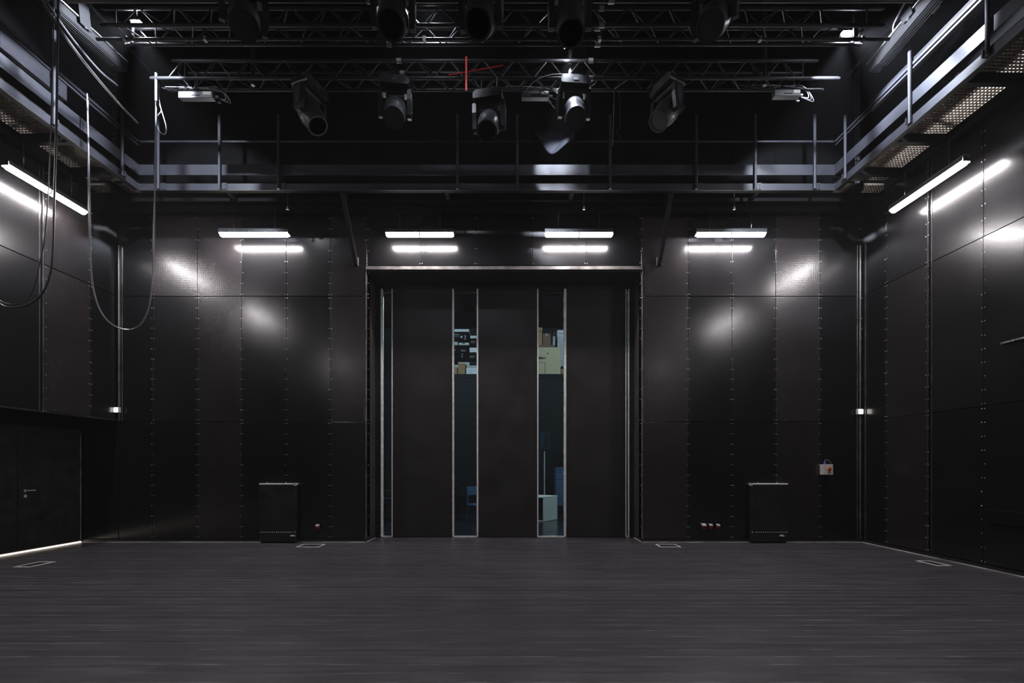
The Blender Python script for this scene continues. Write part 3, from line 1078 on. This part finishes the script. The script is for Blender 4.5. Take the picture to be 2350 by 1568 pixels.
# long cables looping down from the left side
A = [at(200, 215, 7.05), at(203, 330, 7.05), at(206, 480, 7.05), at(208, 600, 7.05), at(216, 672, 7.05), at(236, 723, 7.05), at(266, 750, 7.05), at(298, 757, 7.05), at(325, 742, 7.05),
     at(343, 700, 7.05), at(351, 620, 7.05), at(354, 500, 7.05), at(357, 350, 7.05), at(358, 240, 7.05), at(358, 176, 7.03)]
cable('looped_cable', A, .0105, 'cable_grey', 'thick cable hanging in a deep loop from the left truss end', 'cable loops')
B = [at(203, 230, 7.12), at(202, 400, 7.12), at(207, 590, 7.12), at(222, 690, 7.12), at(250, 738, 7.12), at(285, 755, 7.12), at(318, 748, 7.12), at(346, 690, 7.12), at(352, 600, 7.12),
     at(356, 520, 7.12), at(354, 350, 7.12), at(362, 230, 7.12), at(360, 185, 7.1)]
cable('looped_cable', B, .006, 'cable', 'thin cable following the deep loop behind the thick one', 'cable loops')
cable('looped_cable', [at(364, 190, 7.1), at(366, 235, 7.1), at(381, 290, 7.1), at(377, 308, 7.1), at(364, 298, 7.1), at(360, 270, 7.1), at(370, 255, 7.1), at(366, 240, 7.1)], .008, 'cable_grey',
      'short curled cable tail beside the left truss end')
cable('looped_cable', [at(134, -40, 5.85), at(132, 120, 5.85), at(129, 300, 5.85), at(125, 440, 5.85), at(122, 560, 5.85), at(115, 630, 5.85), at(92, 680, 5.85), at(48, 704, 5.85), at(0, 697, 5.85),
      at(-8, 640, 5.85), at(-9, 500, 5.85), at(-9, 200, 5.85), at(-9, -40, 5.85)], .012, 'cable', 'thick black cable loop cut by the left edge', 'cable loops')
cable('looped_cable', [at(126, -40, 5.91), at(118, 250, 5.91), at(112, 420, 5.91), at(103, 540, 5.91), at(92, 600, 5.91), at(74, 670, 5.91), at(40, 698, 5.91), at(0, 690, 5.91), at(-8, 660, 5.91),
      at(-9, 500, 5.91), at(-9, 200, 5.91), at(-9, -40, 5.91)], .006, 'cable', 'thin black cable loop cut by the left edge', 'cable loops')
o = MB().cyl(at(358, 232, 7.0), at(358, 168, 7.0), .017, 8).build('cable_drop', 'pale_metal', smooth=True)
tag(o, 'pale upright clamp bar at the left end of the rear truss', 'clamp')
# thin lines hanging at the right of the white head
cable('safety_line', [(at(1409, 205, 7.1).x, 7.22, 7.41), at(1409, 215, 7.2), at(1408, 270, 7.1), at(1406, 336, 7.1)], .005, 'cable_grey', 'thin line hanging straight down right of the white moving head')
cable('safety_line', [(at(1421, 215, 7.12).x, 7.22, 7.41), at(1421, 215, 7.2), at(1423, 290, 7.12), at(1415, 300, 7.12), at(1424, 318, 7.12)], .004, 'cable', 'shorter frayed line hanging right of the white moving head')

# red strap
o = empty('ratchet_strap', at(1069, 150, 6.9), label='red strap hanging from the rear truss', cat='strap')
L = Vector(o.location)
a, b = at(1070, 130, 6.9), at(1068, 208, 6.9)
MB().box(a.x - .013, a.x + .013, 6.898, 6.902, b.z, a.z).build('tail', 'red_strap', o, loc=-L)
a, b = at(1030, 172, 6.94), at(1155, 150, 6.94)
MB().tube([a, at(1068, 166, 6.94), at(1110, 158, 6.94), b], .007, 5).build('band', 'red_strap', o, loc=-L)

# cloth bundle on the back gallery rail
def cloth(px0, px1, py0, py1, Y, seed):
    rr = random.Random(seed)
    a, b = at(px0, py0, Y), at(px1, py1, Y)
    n, k = 18, 10
    vs, fs = [], []
    ph = rr.uniform(0, 6)
    for j in range(k + 1):
        v = j / k
        for i_ in range(n + 1):
            u = i_ / n
            sag = math.sin(u * PI)
            z = a.z + (b.z - a.z) * (v * (0.25 + .75 * sag)) - .03 * sag
            vs.append((a.x + (b.x - a.x) * u, Y + .05 * math.sin(u * 9 + ph + v * 3) * (.3 + v) + .02, z))
    for j in range(k):
        for i_ in range(n):
            q = j * (n + 1) + i_
            fs.append((q, q + 1, q + n + 2, q + n + 1))
    return MB().add(vs, fs)


o = cloth(1228, 1318, 298, 345, 8.25, 3).build('cloth_bundle', 'cloth', smooth=True)
mo = o.modifiers.new('s', 'SOLIDIFY')
mo.thickness = .012
tag(o, 'dark blue-black cloth sagging behind the white moving head', 'cloth')

# slanting profile lights on the side booms
def profile_light(p0, p1, label, s):
    p0, p1 = Vector(p0), Vector(p1)
    o = empty('profile_light', p0, label=label, cat='stage light', group='long profile lights beside the galleries')
    d = (p1 - p0)
    Ln = d.length
    q = d.normalized().to_track_quat('Y', 'Z')
    rot = q.to_euler()
    MB().cbox(-.09, .09, Ln * .30, Ln, -.075, .09, .02).build('body', 'black_matt', o, rot=rot)
    fin = MB()
    for k in range(5):
        fin.box(-.085 + k * .038, -.075 + k * .038, Ln * .36, Ln * .9, -.104, -.09)
    fin.build('fins', 'black_matt', o, rot=rot)
    MB().lathe([(.062, 0), (.075, .02), (.075, Ln * .28), (.06, Ln * .31)], 16, Matrix.Rotation(-PI / 2, 4, 'X')).build('barrel', 'fixture', o, smooth=True, rot=rot)
    coil = []
    for k in range(90):
        tq = k / 90
        coil.append((.085 * math.cos(tq * 2 * PI * 9), Ln * (.03 + .13 * tq), .085 * math.sin(tq * 2 * PI * 9)))
    MB().tube(coil, .006, 5).build('coil', 'cable', o, smooth=True, rot=rot)
    MB().cyl((s * -.11, Ln * .35, .06), (s * -.11, Ln * .98, .06), .012, 8).build('edge_rod', 'aluminium', o, smooth=True, rot=rot)
    MB().cyl((-.13, Ln * .55, 0), (.13, Ln * .55, 0), .030, 12).build('pivot', 'black_steel', o, smooth=True, rot=rot)
    for x in (-.125, .125):
        MB().box(x - .006, x + .006, Ln * .5, Ln * .6, -.02, .34).build('bracket', 'black_matt', o, rot=rot)
    MB().lathe([(.045, 0), (.05, .05), (.045, .10)], 12, Matrix.Translation((s * .14, Ln * .42, .0)) @ Matrix.Rotation(-PI / 2, 4, 'X')).build('knob', 'worn_edge', o, smooth=True, rot=rot)
    return o


profile_light((-5.93, 5.35, 7.40), (-5.96, 7.05, 7.62), 'long black profile light beside the left gallery', -1)
profile_light((5.66, 5.55, 7.86), (5.52, 7.05, 7.58), 'long black profile light beside the right gallery', 1)
for s, x, lb in ((-1, -5.95, 'left'), (1, 5.60, 'right')):
    o = MB().cyl((x, 4.6, 8.02), (x, 7.7, 8.02), .024, 10).build('boom_pipe', 'rig_black', smooth=True)
    tag(o, 'black pipe running above the %s profile light' % lb, 'pipe', 'side boom pipes')
    for yq in (4.9, 7.4):
        MB().cyl((x, yq, 8.0), (x, yq, ZC), .012, 6).build('hanger', 'rig_black', o)
cable('drooping_cable', [(-5.80, 5.55, 7.35), (-5.82, 5.9, 7.15), (-5.86, 6.4, 7.02), (-5.95, 7.0, 7.0), (-6.1, 7.5, 7.1)], .018, 'cable', 'thick cable drooping under the left profile light')
cable('drooping_cable', [(-5.85, 5.7, 7.40), (-5.88, 6.1, 7.25), (-5.93, 6.6, 7.2), (-6.0, 7.0, 7.3)], .014, 'cable', 'second cable drooping close under the left profile light')
cable('drooping_cable', [(5.42, 6.1, 8.0), (5.36, 6.25, 7.85), (5.40, 6.5, 7.78), (5.46, 6.6, 7.75)], .012, 'cable_grey', 'pale cable curling on the right profile light')

# ------------------------------------------------------------------ WALL AND FLOOR FITTINGS
def floor_box(x0, x1, y0, y1, label):
    o = empty('floor_hatch', ((x0 + x1) / 2, (y0 + y1) / 2, 0), label=label, cat='floor hatch', group='metal framed floor hatches')
    L = Vector(o.location)
    e = .030
    z0, z1 = -.002, .006
    MB().box(x0, x1, y0, y0 + e, z0, z1).box(x0, x1, y1 - e, y1, z0, z1).box(x0, x0 + e, y0 + e, y1 - e, z0, z1).box(x1 - e, x1, y0 + e, y1 - e, z0, z1) \
        .build('frame', 'bright_alu', o, loc=-L)
    MB().box(x0 + e, x1 - e, y0 + e, y1 - e, z0, .003).build('lid', 'rig_black', o, loc=-L)
    MB().box((x0 + x1) / 2 - .03, (x0 + x1) / 2 + .03, y0 + e + .02, y0 + e + .035, .003, .006).build('pull', 'aluminium', o, loc=-L)


floor_box(-4.04, -3.61, 8.60, 8.92, 'metal framed floor hatch before the back wall, left of the doorway')
floor_box(2.77, 3.16, 8.60, 8.92, 'metal framed floor hatch before the back wall, right of the doorway')
floor_box(-7.46, -7.21, 6.88, 7.28, 'metal framed floor hatch near the left wall')
floor_box(6.44, 6.66, 6.97, 7.35, 'metal framed floor hatch near the right wall')


def convector(x0, x1, side, label):
    o = empty('convector', ((x0 + x1) / 2, 9.1, 0), label=label, cat='heater', group='black wall cabinets')
    L = Vector(o.location)
    yf = 9.05
    MB().cbox(x0, x1, yf, D - .003, .03, 1.15, .006).build('cabinet', 'door_black', o, loc=-L)
    MB().box(x0 + .02, x1 - .02, yf + .02, D - .02, 0, .03).build('plinth', 'black_matt', o, loc=-L)
    MB().cbox(x0 - .004, x1 + .004, yf - .008, D - .003, 1.15, 1.176, .004).build('top_rail', 'bright_alu', o, loc=-L, label='bright metal top edge')
    for q in (.2, .72):
        x = x0 + (x1 - x0) * q
        MB().lathe([(.014, 0), (.012, .012), (.004, .016)], 10, Matrix.Translation((x, yf + .03, 1.176))).build('knob', 'handle', o, smooth=True, loc=-L)
    st = MB()  # pale studs stand in for glints on a row of holes
    for k in range(17):
        x = x0 + .03 + (x1 - x0 - .10) * k / 16 + (.05 if side > 0 else 0)
        st.lathe([(.0075, 0), (.006, .004), (.002, .006)], 6, Matrix.Translation((x, yf, .216)) @ Matrix.Rotation(PI / 2, 4, 'X'))
    xe = x1 - .012 if side < 0 else x0 + .012
    st.lathe([(.011, 0), (.009, .005), (.003, .008)], 8, Matrix.Translation((xe, yf, .216)) @ Matrix.Rotation(PI / 2, 4, 'X'))
    r_ = st.build('glint_studs', 'bright_alu', o, loc=-L, label='row of bright studs standing in for glints')
    r_['kind'] = 'stuff'
    xe = x1 - .06 if side < 0 else x1 - .14
    MB().cyl((xe - .03, yf - .02, .15), (xe + .03, yf - .02, .15), .012, 8).cyl((xe, yf, .15), (xe, yf - .05, .15), .016, 10) \
        .box(xe + .02, xe + .055, yf - .03, yf, .135, .165).build('valve', 'handle', o, smooth=True, loc=-L, label='small brass-chrome valve')
    xe = x1 if side < 0 else x0
    MB().box(xe - .03, xe + .012, yf - .012, yf + .03, 1.13, 1.185).build('latch', 'handle', o, loc=-L)


convector(-4.966, -4.255, -1, 'low black wall cabinet with bright top edge, left of the doorway')
convector(4.71, 5.42, 1, 'low black wall cabinet with bright top edge, right of the doorway')


def socket(x, z, label, big=False):
    o = empty('power_socket', (x, D - .001, z), label=label, cat='socket', group='red and grey power sockets')
    sc = 1.25 if big else 1.0
    rot = Euler((math.radians(125), 0, 0))
    MB().box(-.035 * sc, .035 * sc, -.012, 0, -.05 * sc, .045 * sc).build('back_plate', 'black_steel', o)
    MB().lathe([(.030 * sc, 0), (.034 * sc, .03), (.036 * sc, .055)], 14).build('barrel', 'rig_black', o, smooth=True, rot=rot, loc=(0, -.008, 0))
    MB().lathe([(.037 * sc, .055), (.037 * sc, .066), (.022 * sc, .066), (.020 * sc, .05)], 14).build('collar', 'red_plastic', o, smooth=True, rot=rot, loc=(0, -.008, 0))
    MB().cbox(-.034 * sc, .034 * sc, -.085 * sc, -.010, .028 * sc, .042 * sc, .006).build('flap', 'grey_plastic', o, rot=(.35, 0, 0))
    MB().cyl((-.04 * sc, -.03, .030 * sc), (.04 * sc, -.03, .030 * sc), .008, 8).build('hinge', 'chrome', o, smooth=True)


socket(px2x(731), .325, 'single red and grey power socket low on the wall left of the doorway')
socket(px2x(1612), .335, 'leftmost and largest of three power sockets right of the doorway', True)
socket(px2x(1628.5), .335, 'middle of three power sockets right of the doorway')
socket(px2x(1645.5), .335, 'rightmost of three power sockets right of the doorway')

# control box with main switch
o = empty('switch_box', ((6.125 + 6.316) / 2, D, 1.345), label='white switch box with yellow and red knob on the back wall', cat='switch box')
MB().cbox(-.095, .095, -.115, -.001, 0, .205, .006).build('case', 'white_plastic', o)
MB().lathe([(.042, 0), (.042, .006)], 18, Matrix.Translation((.02, -.115, .11)) @ Matrix.Rotation(PI / 2, 4, 'X')).build('yellow_plate', 'yellow_plastic', o, smooth=True)
MB().lathe([(.030, .006), (.028, .02)], 16, Matrix.Translation((.022, -.115, .108)) @ Matrix.Rotation(PI / 2, 4, 'X')).cbox(-.002 + .02, .018 + .02, -.150, -.130, .075, .145, .004) \
    .build('red_knob', 'red_plastic', o)
MB().box(-.012, .045, -.118, -.114, .022, .055).build('name_plate', 'black_steel', o)
MB().box(0, .03, -.1195, -.1175, .03, .048).build('symbol_plate', 'yellow_plastic', o)
MB().cyl((-.03, -.05, .205), (-.03, -.05, .245), .020, 10).cyl((-.03, -.05, .245), (-.03, -.05, .268), .013, 10).build('cable_gland', 'blue_plastic', o, smooth=True)
MB().cyl((.015, -.05, .205), (.015, -.05, .25), .014, 10).build('cable_gland', 'black_steel', o, smooth=True)
MB().tube(bez([(-.03, -.05, .26), (-.02, -.05, .285), (.03, -.05, .295), (.08, -.045, .26), (.107, -.04, .18), (.108, -.03, .05), (.10, -.02, -.02)], 6), .006, 6).build('lead', 'cable_grey', o, smooth=True)

# small lit boxes in the back corners
for px, py, lb in ((266, 941, 'left'), (1975, 945, 'right')):
    p = at(px, py, D - .08)
    o = empty('corner_lamp', p, label='small glowing white box high in the %s back corner' % lb, cat='lamp', group='small corner lamps')
    MB().cbox(-.055, .055, -.005, .06, -.055, .055, .008).build('case', 'white_plastic', o)
    MB().cbox(-.045, .045, -.014, -.005, -.045, .045, .004).build('front', 'sign_glow', o)

# ------------------------------------------------------------------ STORE ROOM behind the slits
YS = 16.8
t = MB().box(-6, 6, YD + .13, YS, -.08, -.004).build('floor_store', 'store_floor')
tag(t, kind='structure', label='dark floor of the store room')
t = MB().box(-6, 6, YS, YS + .1, 0, 6.7).build('wall_store_back', 'store_wall')
tag(t, kind='structure', label='far wall of the store room')
t = MB().box(-6.1, -6, D + .25, YS, 0, 6.7).build('wall_store_left', 'store_wall')
tag(t, kind='structure', label='left wall of the store room')
t = MB().box(6, 6.1, D + .25, YS, 0, 6.7).build('wall_store_right', 'store_wall')
tag(t, kind='structure', label='right wall of the store room')
mb = MB().box(-6, 6, D + .25, YS, 6.62, 6.7)
for k in range(150):
    x = -6 + k * .08
    mb.prism([(x, 6.62), (x + .012, 6.56), (x + .04, 6.56), (x + .052, 6.62)], D + .3, YS, 'y')
t = mb.build('ceiling_store', 'store_wall')
tag(t, kind='structure', label='corrugated deck over the store room')
mb = MB()
for k in range(140):
    x = OX0 + .04 + k * .0385
    mb.prism([(x, 9.96), (x + .014, 9.945), (x + .028, 9.96), (x + .0385, 9.96), (x + .0385, 9.975), (x, 9.975)], 5.255, 5.42, 'z')
t = mb.build('trim_14', 'deck')
tag(t, kind='structure', label='pale ribbed strip behind the top of the glazed slits')
# its own lamp, hung behind the header
for x in (-2.0, 3.6):
    o = empty('store_lamp', (x, 10.7, 6.0), label='tube lamp in the store room, hidden behind the door header, %s one' % ('left' if x < 0 else 'right'), cat='lamp', group='store room lamps')
    MB().lathe([(.02, -.7), (.04, -.68), (.04, .68), (.02, .7)], 10, Matrix.Rotation(PI / 2, 4, 'Y')).build('diffuser', 'store_glow', o, smooth=True)
    MB().box(-.7, .7, -.04, .04, .045, .08).build('housing', 'grey_plastic', o)
    for s in (-.5, .5):
        MB().cyl((s, 0, .08), (s, 0, .57), .006, 6).build('stem', 'black_steel', o)

YP = 14.6   # front of the storage platform
ZP = EYE + (1072 - 858.5) * YP / F
o = empty('storage_platform', (0, YP, 0), label='tall black storage platform in the store room, cartons on top', cat='platform')
MB().box(-5, 5, 0, 1.7, ZP - .12, ZP).build('deck', 'store_wall', o)
MB().box(-5, 5, .02, .06, 0.0, ZP - .12).build('front_panel', 'store_wall', o)
for x in (-4.9, -2.2, 2.2, 4.9):
    MB().box(x - .05, x + .05, 1.6, 1.7, 0, ZP - .12).build('post', 'black_steel', o)


def carton(px0, px1, py0, py1, Yf, depth, m, label, rz=0, marks=(), flaps=False, band=None, yaw=None, on=None):
    a, b = at(px0, py1, Yf), at(px1, py0, Yf)
    if on is not None:
        a.z = on
    elif py1 > 858:
        a.z = ZP
    w, h = b.x - a.x, b.z - a.z
    o = empty('carton', ((a.x + b.x) / 2, Yf + depth / 2, a.z), rz, label=label, cat='carton', group='cartons on the storage platform')
    hd2 = depth / 2
    MB().cbox(-w / 2, w / 2, -hd2, hd2, 0, h, .006).build('box', m, o)
    if band:
        MB().box(-w / 2 - .002, w / 2 + .002, -hd2 - .003, hd2 + .003, h * band[0], h * band[1] + .002).build('band', band[2], o)
    for q, (u0, u1, v0, v1, mk) in enumerate(marks):
        MB().box(-w / 2 + w * u0, -w / 2 + w * u1, -hd2 - .004, -hd2 - .001, h * v0, h * v1).build('print', mk, o)
    if flaps:
        MB().box(-w / 2, w / 2, -hd2 - .01, -hd2, h, h + .09, Matrix.Rotation(.25, 4, 'X')).build('flap', m, o)
    return b.z


PG = 'print_grey'
TXT = [(.03, .09, .60, .68, PG), (.11, .17, .60, .70, PG), (.19, .25, .60, .68, PG), (.27, .30, .60, .68, PG), (.32, .36, .60, .69, PG), (.03, .34, .50, .53, PG)]
# left slit: black and white cartons in three layers
carton(1026, 1049, 843, 858.2, YP + .05, .35, 'cardboard', 'small brown carton at the left of the left slit')
carton(1052, 1068.5, 834, 858.2, YP + .04, .30, 'cardboard', 'brown carton standing in the middle of the left slit', rz=-.10)
carton(1070, 1100, 845, 858.2, YP + .05, .4, 'carton_white', 'low white carton at the right foot of the left slit', marks=[(.14, .50, .58, .64, PG), (.14, .44, .28, .34, PG), (.6, .7, .58, .64, PG)])
t1 = carton(1018, 1051, 831, 858.2, YP + .42, .5, 'carton_black', 'black carton low behind the small brown one', band=(.45, .8, 'tape_grey'))
t2 = carton(1051.6, 1077, 831, 858.2, YP + .42, .5, 'carton_black', 'black carton low behind the standing brown one', band=(.55, .98, 'tape_grey'))
t3 = carton(1077.6, 1104, 834.5, 858.2, YP + .47, .45, 'carton_black', 'black carton low behind the white one', band=(.40, .85, 'tape_grey'))
t4 = carton(1020, 1049, 792.5, 831, YP + .40, .5, 'carton_black', 'black printed carton in the middle layer at the left', marks=[(.55, .9, .66, .72, PG), (.6, .8, .46, .50, PG), (.6, .8, .3, .34, PG)], on=t1)
t5 = carton(1050, 1076, 792.5, 831, YP + .41, .5, 'carton_black', 'black printed carton in the middle layer of the left slit', marks=[(.30, .56, .64, .72, PG), (.60, .72, .64, .70, PG), (.36, .5, .42, .48, PG), (.36, .44, .28, .34, 'carton_white')], on=t2)
t6 = carton(1028, 1050.5, 784.5, 792.4, YP + .40, .5, 'tape_grey', 'flat grey-white carton lying under the top black one', on=t4)
t7 = carton(1053, 1076.5, 786.5, 792.4, YP + .41, .5, 'tape_grey', 'flat grey-white carton beside another, under the top black one', marks=[(.38, .58, .45, .95, 'ink')], on=t5)
carton(1022, 1076, 756, 784.4, YP + .38, .5, 'carton_black', 'black printed carton with white lid on top of the left stack', band=(.80, 1.0, 'carton_white'),
       marks=[(.36, .41, .52, .60, PG), (.42, .47, .52, .62, PG), (.48, .53, .52, .60, PG), (.54, .58, .52, .60, PG), (.36, .57, .40, .43, PG), (.64, .73, .30, .46, 'tape_grey'), (.82, .87, .24, .52, PG), (.80, .85, .14, .20, PG)], on=max(t6, t7))
t8 = carton(1077, 1112, 808.6, 834.3, YP + .43, .5, 'carton_black', 'black printed carton in the middle of the right-hand stack', band=(.0, .0, 'carton_white'), marks=TXT, on=t3)
t9 = carton(1077.6, 1112, 798, 808.4, YP + .44, .45, 'carton_white', 'flat white carton between two black printed ones', on=t8)
t10 = carton(1079, 1112, 776.6, 797.8, YP + .44, .45, 'carton_black', 'black printed carton second from top of the right-hand stack', marks=TXT, on=t9)
carton(1079, 1112, 770.6, 776.4, YP + .45, .42, 'carton_white', 'flat white carton topping the right-hand stack', on=t10)
# right slit
u1 = carton(1214, 1286.5, 797.4, 858.2, YP + .04, .50, 'carton_beige', 'large beige carton with black print in the right slit',
       marks=[(.30, .45, .56, .64, 'ink'), (.465, .49, .56, .64, 'ink'), (.505, .53, .56, .64, 'ink'), (.57, .62, .75, .79, 'ink'), (.30, .51, .43, .445, 'ink'), (.495, .51, .0, .43, 'ink'), (.28, .35, .18, .21, 'print_grey')])
u2 = carton(1287.3, 1310, 847, 858.2, YP + .10, .4, 'cardboard', 'small brown carton low at the right of the right slit')
carton(1287.6, 1310, 841, 846.8, YP + .10, .4, 'carton_black', 'flat black carton lying on the small brown one', on=u2)
carton(1279, 1312, 757.8, 858.2, YP + .62, .4, 'carton_white', 'tall white carton at the right of the right slit',
            marks=[(.05, .45, .92, .94, PG), (.14, .2, .62, .65, PG), (.38, .42, .48, .50, PG), (.34, .38, .40, .43, PG), (.30, .42, .22, .25, PG), (.34, .44, .28, .30, PG), (.32, .4, .34, .36, PG)])
u3 = carton(1214, 1274, 792.4, 797.2, YP + .06, .42, 'cardboard_dark', 'flat dark brown carton on the big beige one', on=u1)
carton(1218, 1244, 757.5, 792.2, YP + .10, .3, 'cardboard', 'brown carton upright at the left of the right slit', flaps=True, on=u3)
carton(1245.5, 1264, 765.5, 792.2, YP + .14, .3, 'cardboard_dark', 'darker brown carton with white tape in the right slit', marks=[(.40, .58, .78, 1.0, 'tape_grey')], on=u3)
carton(1269, 1274, 772, 792.2, YP + .08, .3, 'tape_grey', 'narrow grey carton leaning beside the dark one', on=u3)
a = at(1265, 792.2, YP + .16)
a.z = u3
o = MB().box(0, .02, 0, .30, 0, .48, Matrix.Translation(a) @ Matrix.Rotation(.20, 4, 'Y')).build('board_scrap', 'cardboard_dark')
tag(o, 'loose brown board leaning among the cartons', 'board')

# white open cube on the floor
a = at(1247.5, 1198, 12.58)
o = empty('plinth_block', (a.x, a.y, 0), math.radians(54), label='white cube with dark open side on the store room floor', cat='block')
MB().box(0, .74, 0, .02, .004, .66).box(0, .74, .68, .70, .004, .66).box(.72, .74, .02, .68, .004, .66).box(0, .74, .02, .68, .004, .03).build('body', 'plinth_white', o)
MB().cbox(-.004, .744, -.004, .704, .655, .682, .003).build('top', 'plinth_white', o)
MB().box(.02, .03, .021, .679, .031, .654).build('shade_panel', 'black_matt', o, label='black sheet standing in for the shaded inside')  # black sheet set across the opening as the shade inside

# loudspeaker on its stand
p = at(1251, 1100, 14.0)
o = empty('speaker_stand', (p.x - .02, 14.0, 0), label='thin metal loudspeaker stand in the right slit', cat='stand')
MB().cyl((0, 0, .55), (0, 0, at(1241, 1031, 13.95).z), .018, 10).build('pole', 'handle', o, smooth=True)
for k in range(3):
    an = 2 * PI * k / 3 + .4
    MB().cyl((0, 0, .62), (.38 * math.cos(an), .38 * math.sin(an), .012), .012, 8).build('leg', 'black_steel', o, smooth=True)
a, b = at(1241, 1031, 13.95), at(1260, 990, 13.95)
o = empty('loudspeaker', ((a.x + b.x) / 2, 14.0, a.z), .5, label='dark blue loudspeaker on the stand in the right slit', cat='loudspeaker')
MB().prism([(-.12, -.08), (.12, -.08), (.08, .10), (-.08, .10)], 0, .50, 'z').build('cabinet', 'speaker', o)
MB().box(-.11, .11, -.088, -.081, .02, .48).build('grille', 'black_steel', o)
MB().box(.118, .124, -.08, -.06, .01, .49).build('edge', 'blue_pad', o)

# stack of blue stacking chairs / pads at the right
a, b = at(1276, 1160, 13.75), at(1300, 1072, 13.75)
base = empty('trolley', ((a.x + b.x) / 2, 14.0, 0), label='low dark trolley under the blue stack in the right slit', cat='trolley')
w = (b.x - a.x)
MB().box(-w / 2, w / 2, -.25, .25, a.z - .05, a.z - .005).build('deck', 'black_steel', base)
for sx in (-1, 1):
    for sy in (-1, 1):
        MB().cyl((sx * (w / 2 - .03), sy * .2, 0), (sx * (w / 2 - .03), sy * .2, a.z - .05), .02, 8).build('leg', 'blue_pad', base, smooth=True)
n = 22
h = (b.z - a.z) / n
pad_me = MB().cbox(-w / 2, w / 2, -.25, .25, .004, h - .004, .006).mesh('folded_pad', 'blue_pad')
for k in range(n):
    o = inst('folded_pad', pad_me, None, ((a.x + b.x) / 2 + R.uniform(-.01, .01), 14.0 + R.uniform(-.01, .01), a.z - .005 + k * h), (0, 0, R.uniform(-.02, .02)))
    tag(o, 'folded blue pad in the stack on the trolley, one of many alike', 'pad', 'folded blue pads in a stack')

# left slit: table edge and chairs
a = at(1030, 1111, 12.8)
o = empty('table', (a.x - .3, 12.9, 0), label='black table with pale edge in the left slit', cat='table')
MB().box(-.7, .56, -.3, .3, a.z - .03, a.z).build('tabletop', 'black_steel', o)
MB().box(-.7, .45, -.304, -.3, a.z - .025, a.z).build('edge', 'aluminium', o)
for sx in (-.66, .5):
    for sy in (-.26, .26):
        MB().cyl((sx, sy, 0), (sx, sy, a.z - .03), .018, 8).build('leg', 'black_steel', o)
p = at(1087, 1180, 12.45)
o = empty('chair', (p.x + .1, 12.75, 0), .7, label='blue chair partly seen at the right of the left slit', cat='chair')
zs = .46
MB().cbox(-.22, .22, -.22, .22, zs - .03, zs + .02, .01).build('seat', 'blue_pad', o)
MB().cbox(-.22, .22, .20, .24, zs + .25, .95, .01).build('backrest', 'blue_pad', o)
for sx in (-1, 1):
    MB().cyl((sx * .2, -.2, 0), (sx * .2, -.2, zs), .014, 8).build('leg', 'blue_pad', o)
    MB().cyl((sx * .2, .22, 0), (sx * .2, .22, .95), .014, 8).build('leg', 'blue_pad', o)
# leftmost slit: dark crate with a glint
p = at(886, 1176, 12.7)
o = empty('flight_case', (p.x, 13.0 - .1, 0), label='dark flight case behind the leftmost slit', cat='case')
MB().cbox(-.4, .4, -.25, .25, .10, .85, .012).build('shell', 'black_steel', o)
MB().cbox(-.41, .41, -.26, .26, .62, .65, .004).build('rim', 'blue_pad', o)
MB().box(-.02, .02, -.275, -.25, .40, .47).build('latch', 'chrome', o)
for sx in (-.33, .33):
    for sy in (-.18, .18):
        MB().cyl((sx - .02, sy, .05), (sx + .02, sy, .05), .05, 10).build('wheel', 'black_matt', o)

# ------------------------------------------------------------------ thin scatter volume added to lift the blacks and halo the lamps
hz = bpy.data.materials.new('lift_haze')
hz.use_nodes = True
hz.node_tree.nodes.clear()
ho = hz.node_tree.nodes.new('ShaderNodeOutputMaterial')
hv = hz.node_tree.nodes.new('ShaderNodeVolumeScatter')
hv.inputs['Color'].default_value = (0.96, 0.96, 1.0, 1)
hv.inputs['Density'].default_value = LIFT_HAZE
hv.inputs['Anisotropy'].default_value = 0.0
hz.node_tree.links.new(hv.outputs[0], ho.inputs['Volume'])
o = MB().box(XLL - .5, XR + .5, YB - .5, YD + .12, -.3, ZC + .4).build('lift_haze', hz)
tag(o, 'thin even veil added to lift the blacks of the hall', kind='stuff')
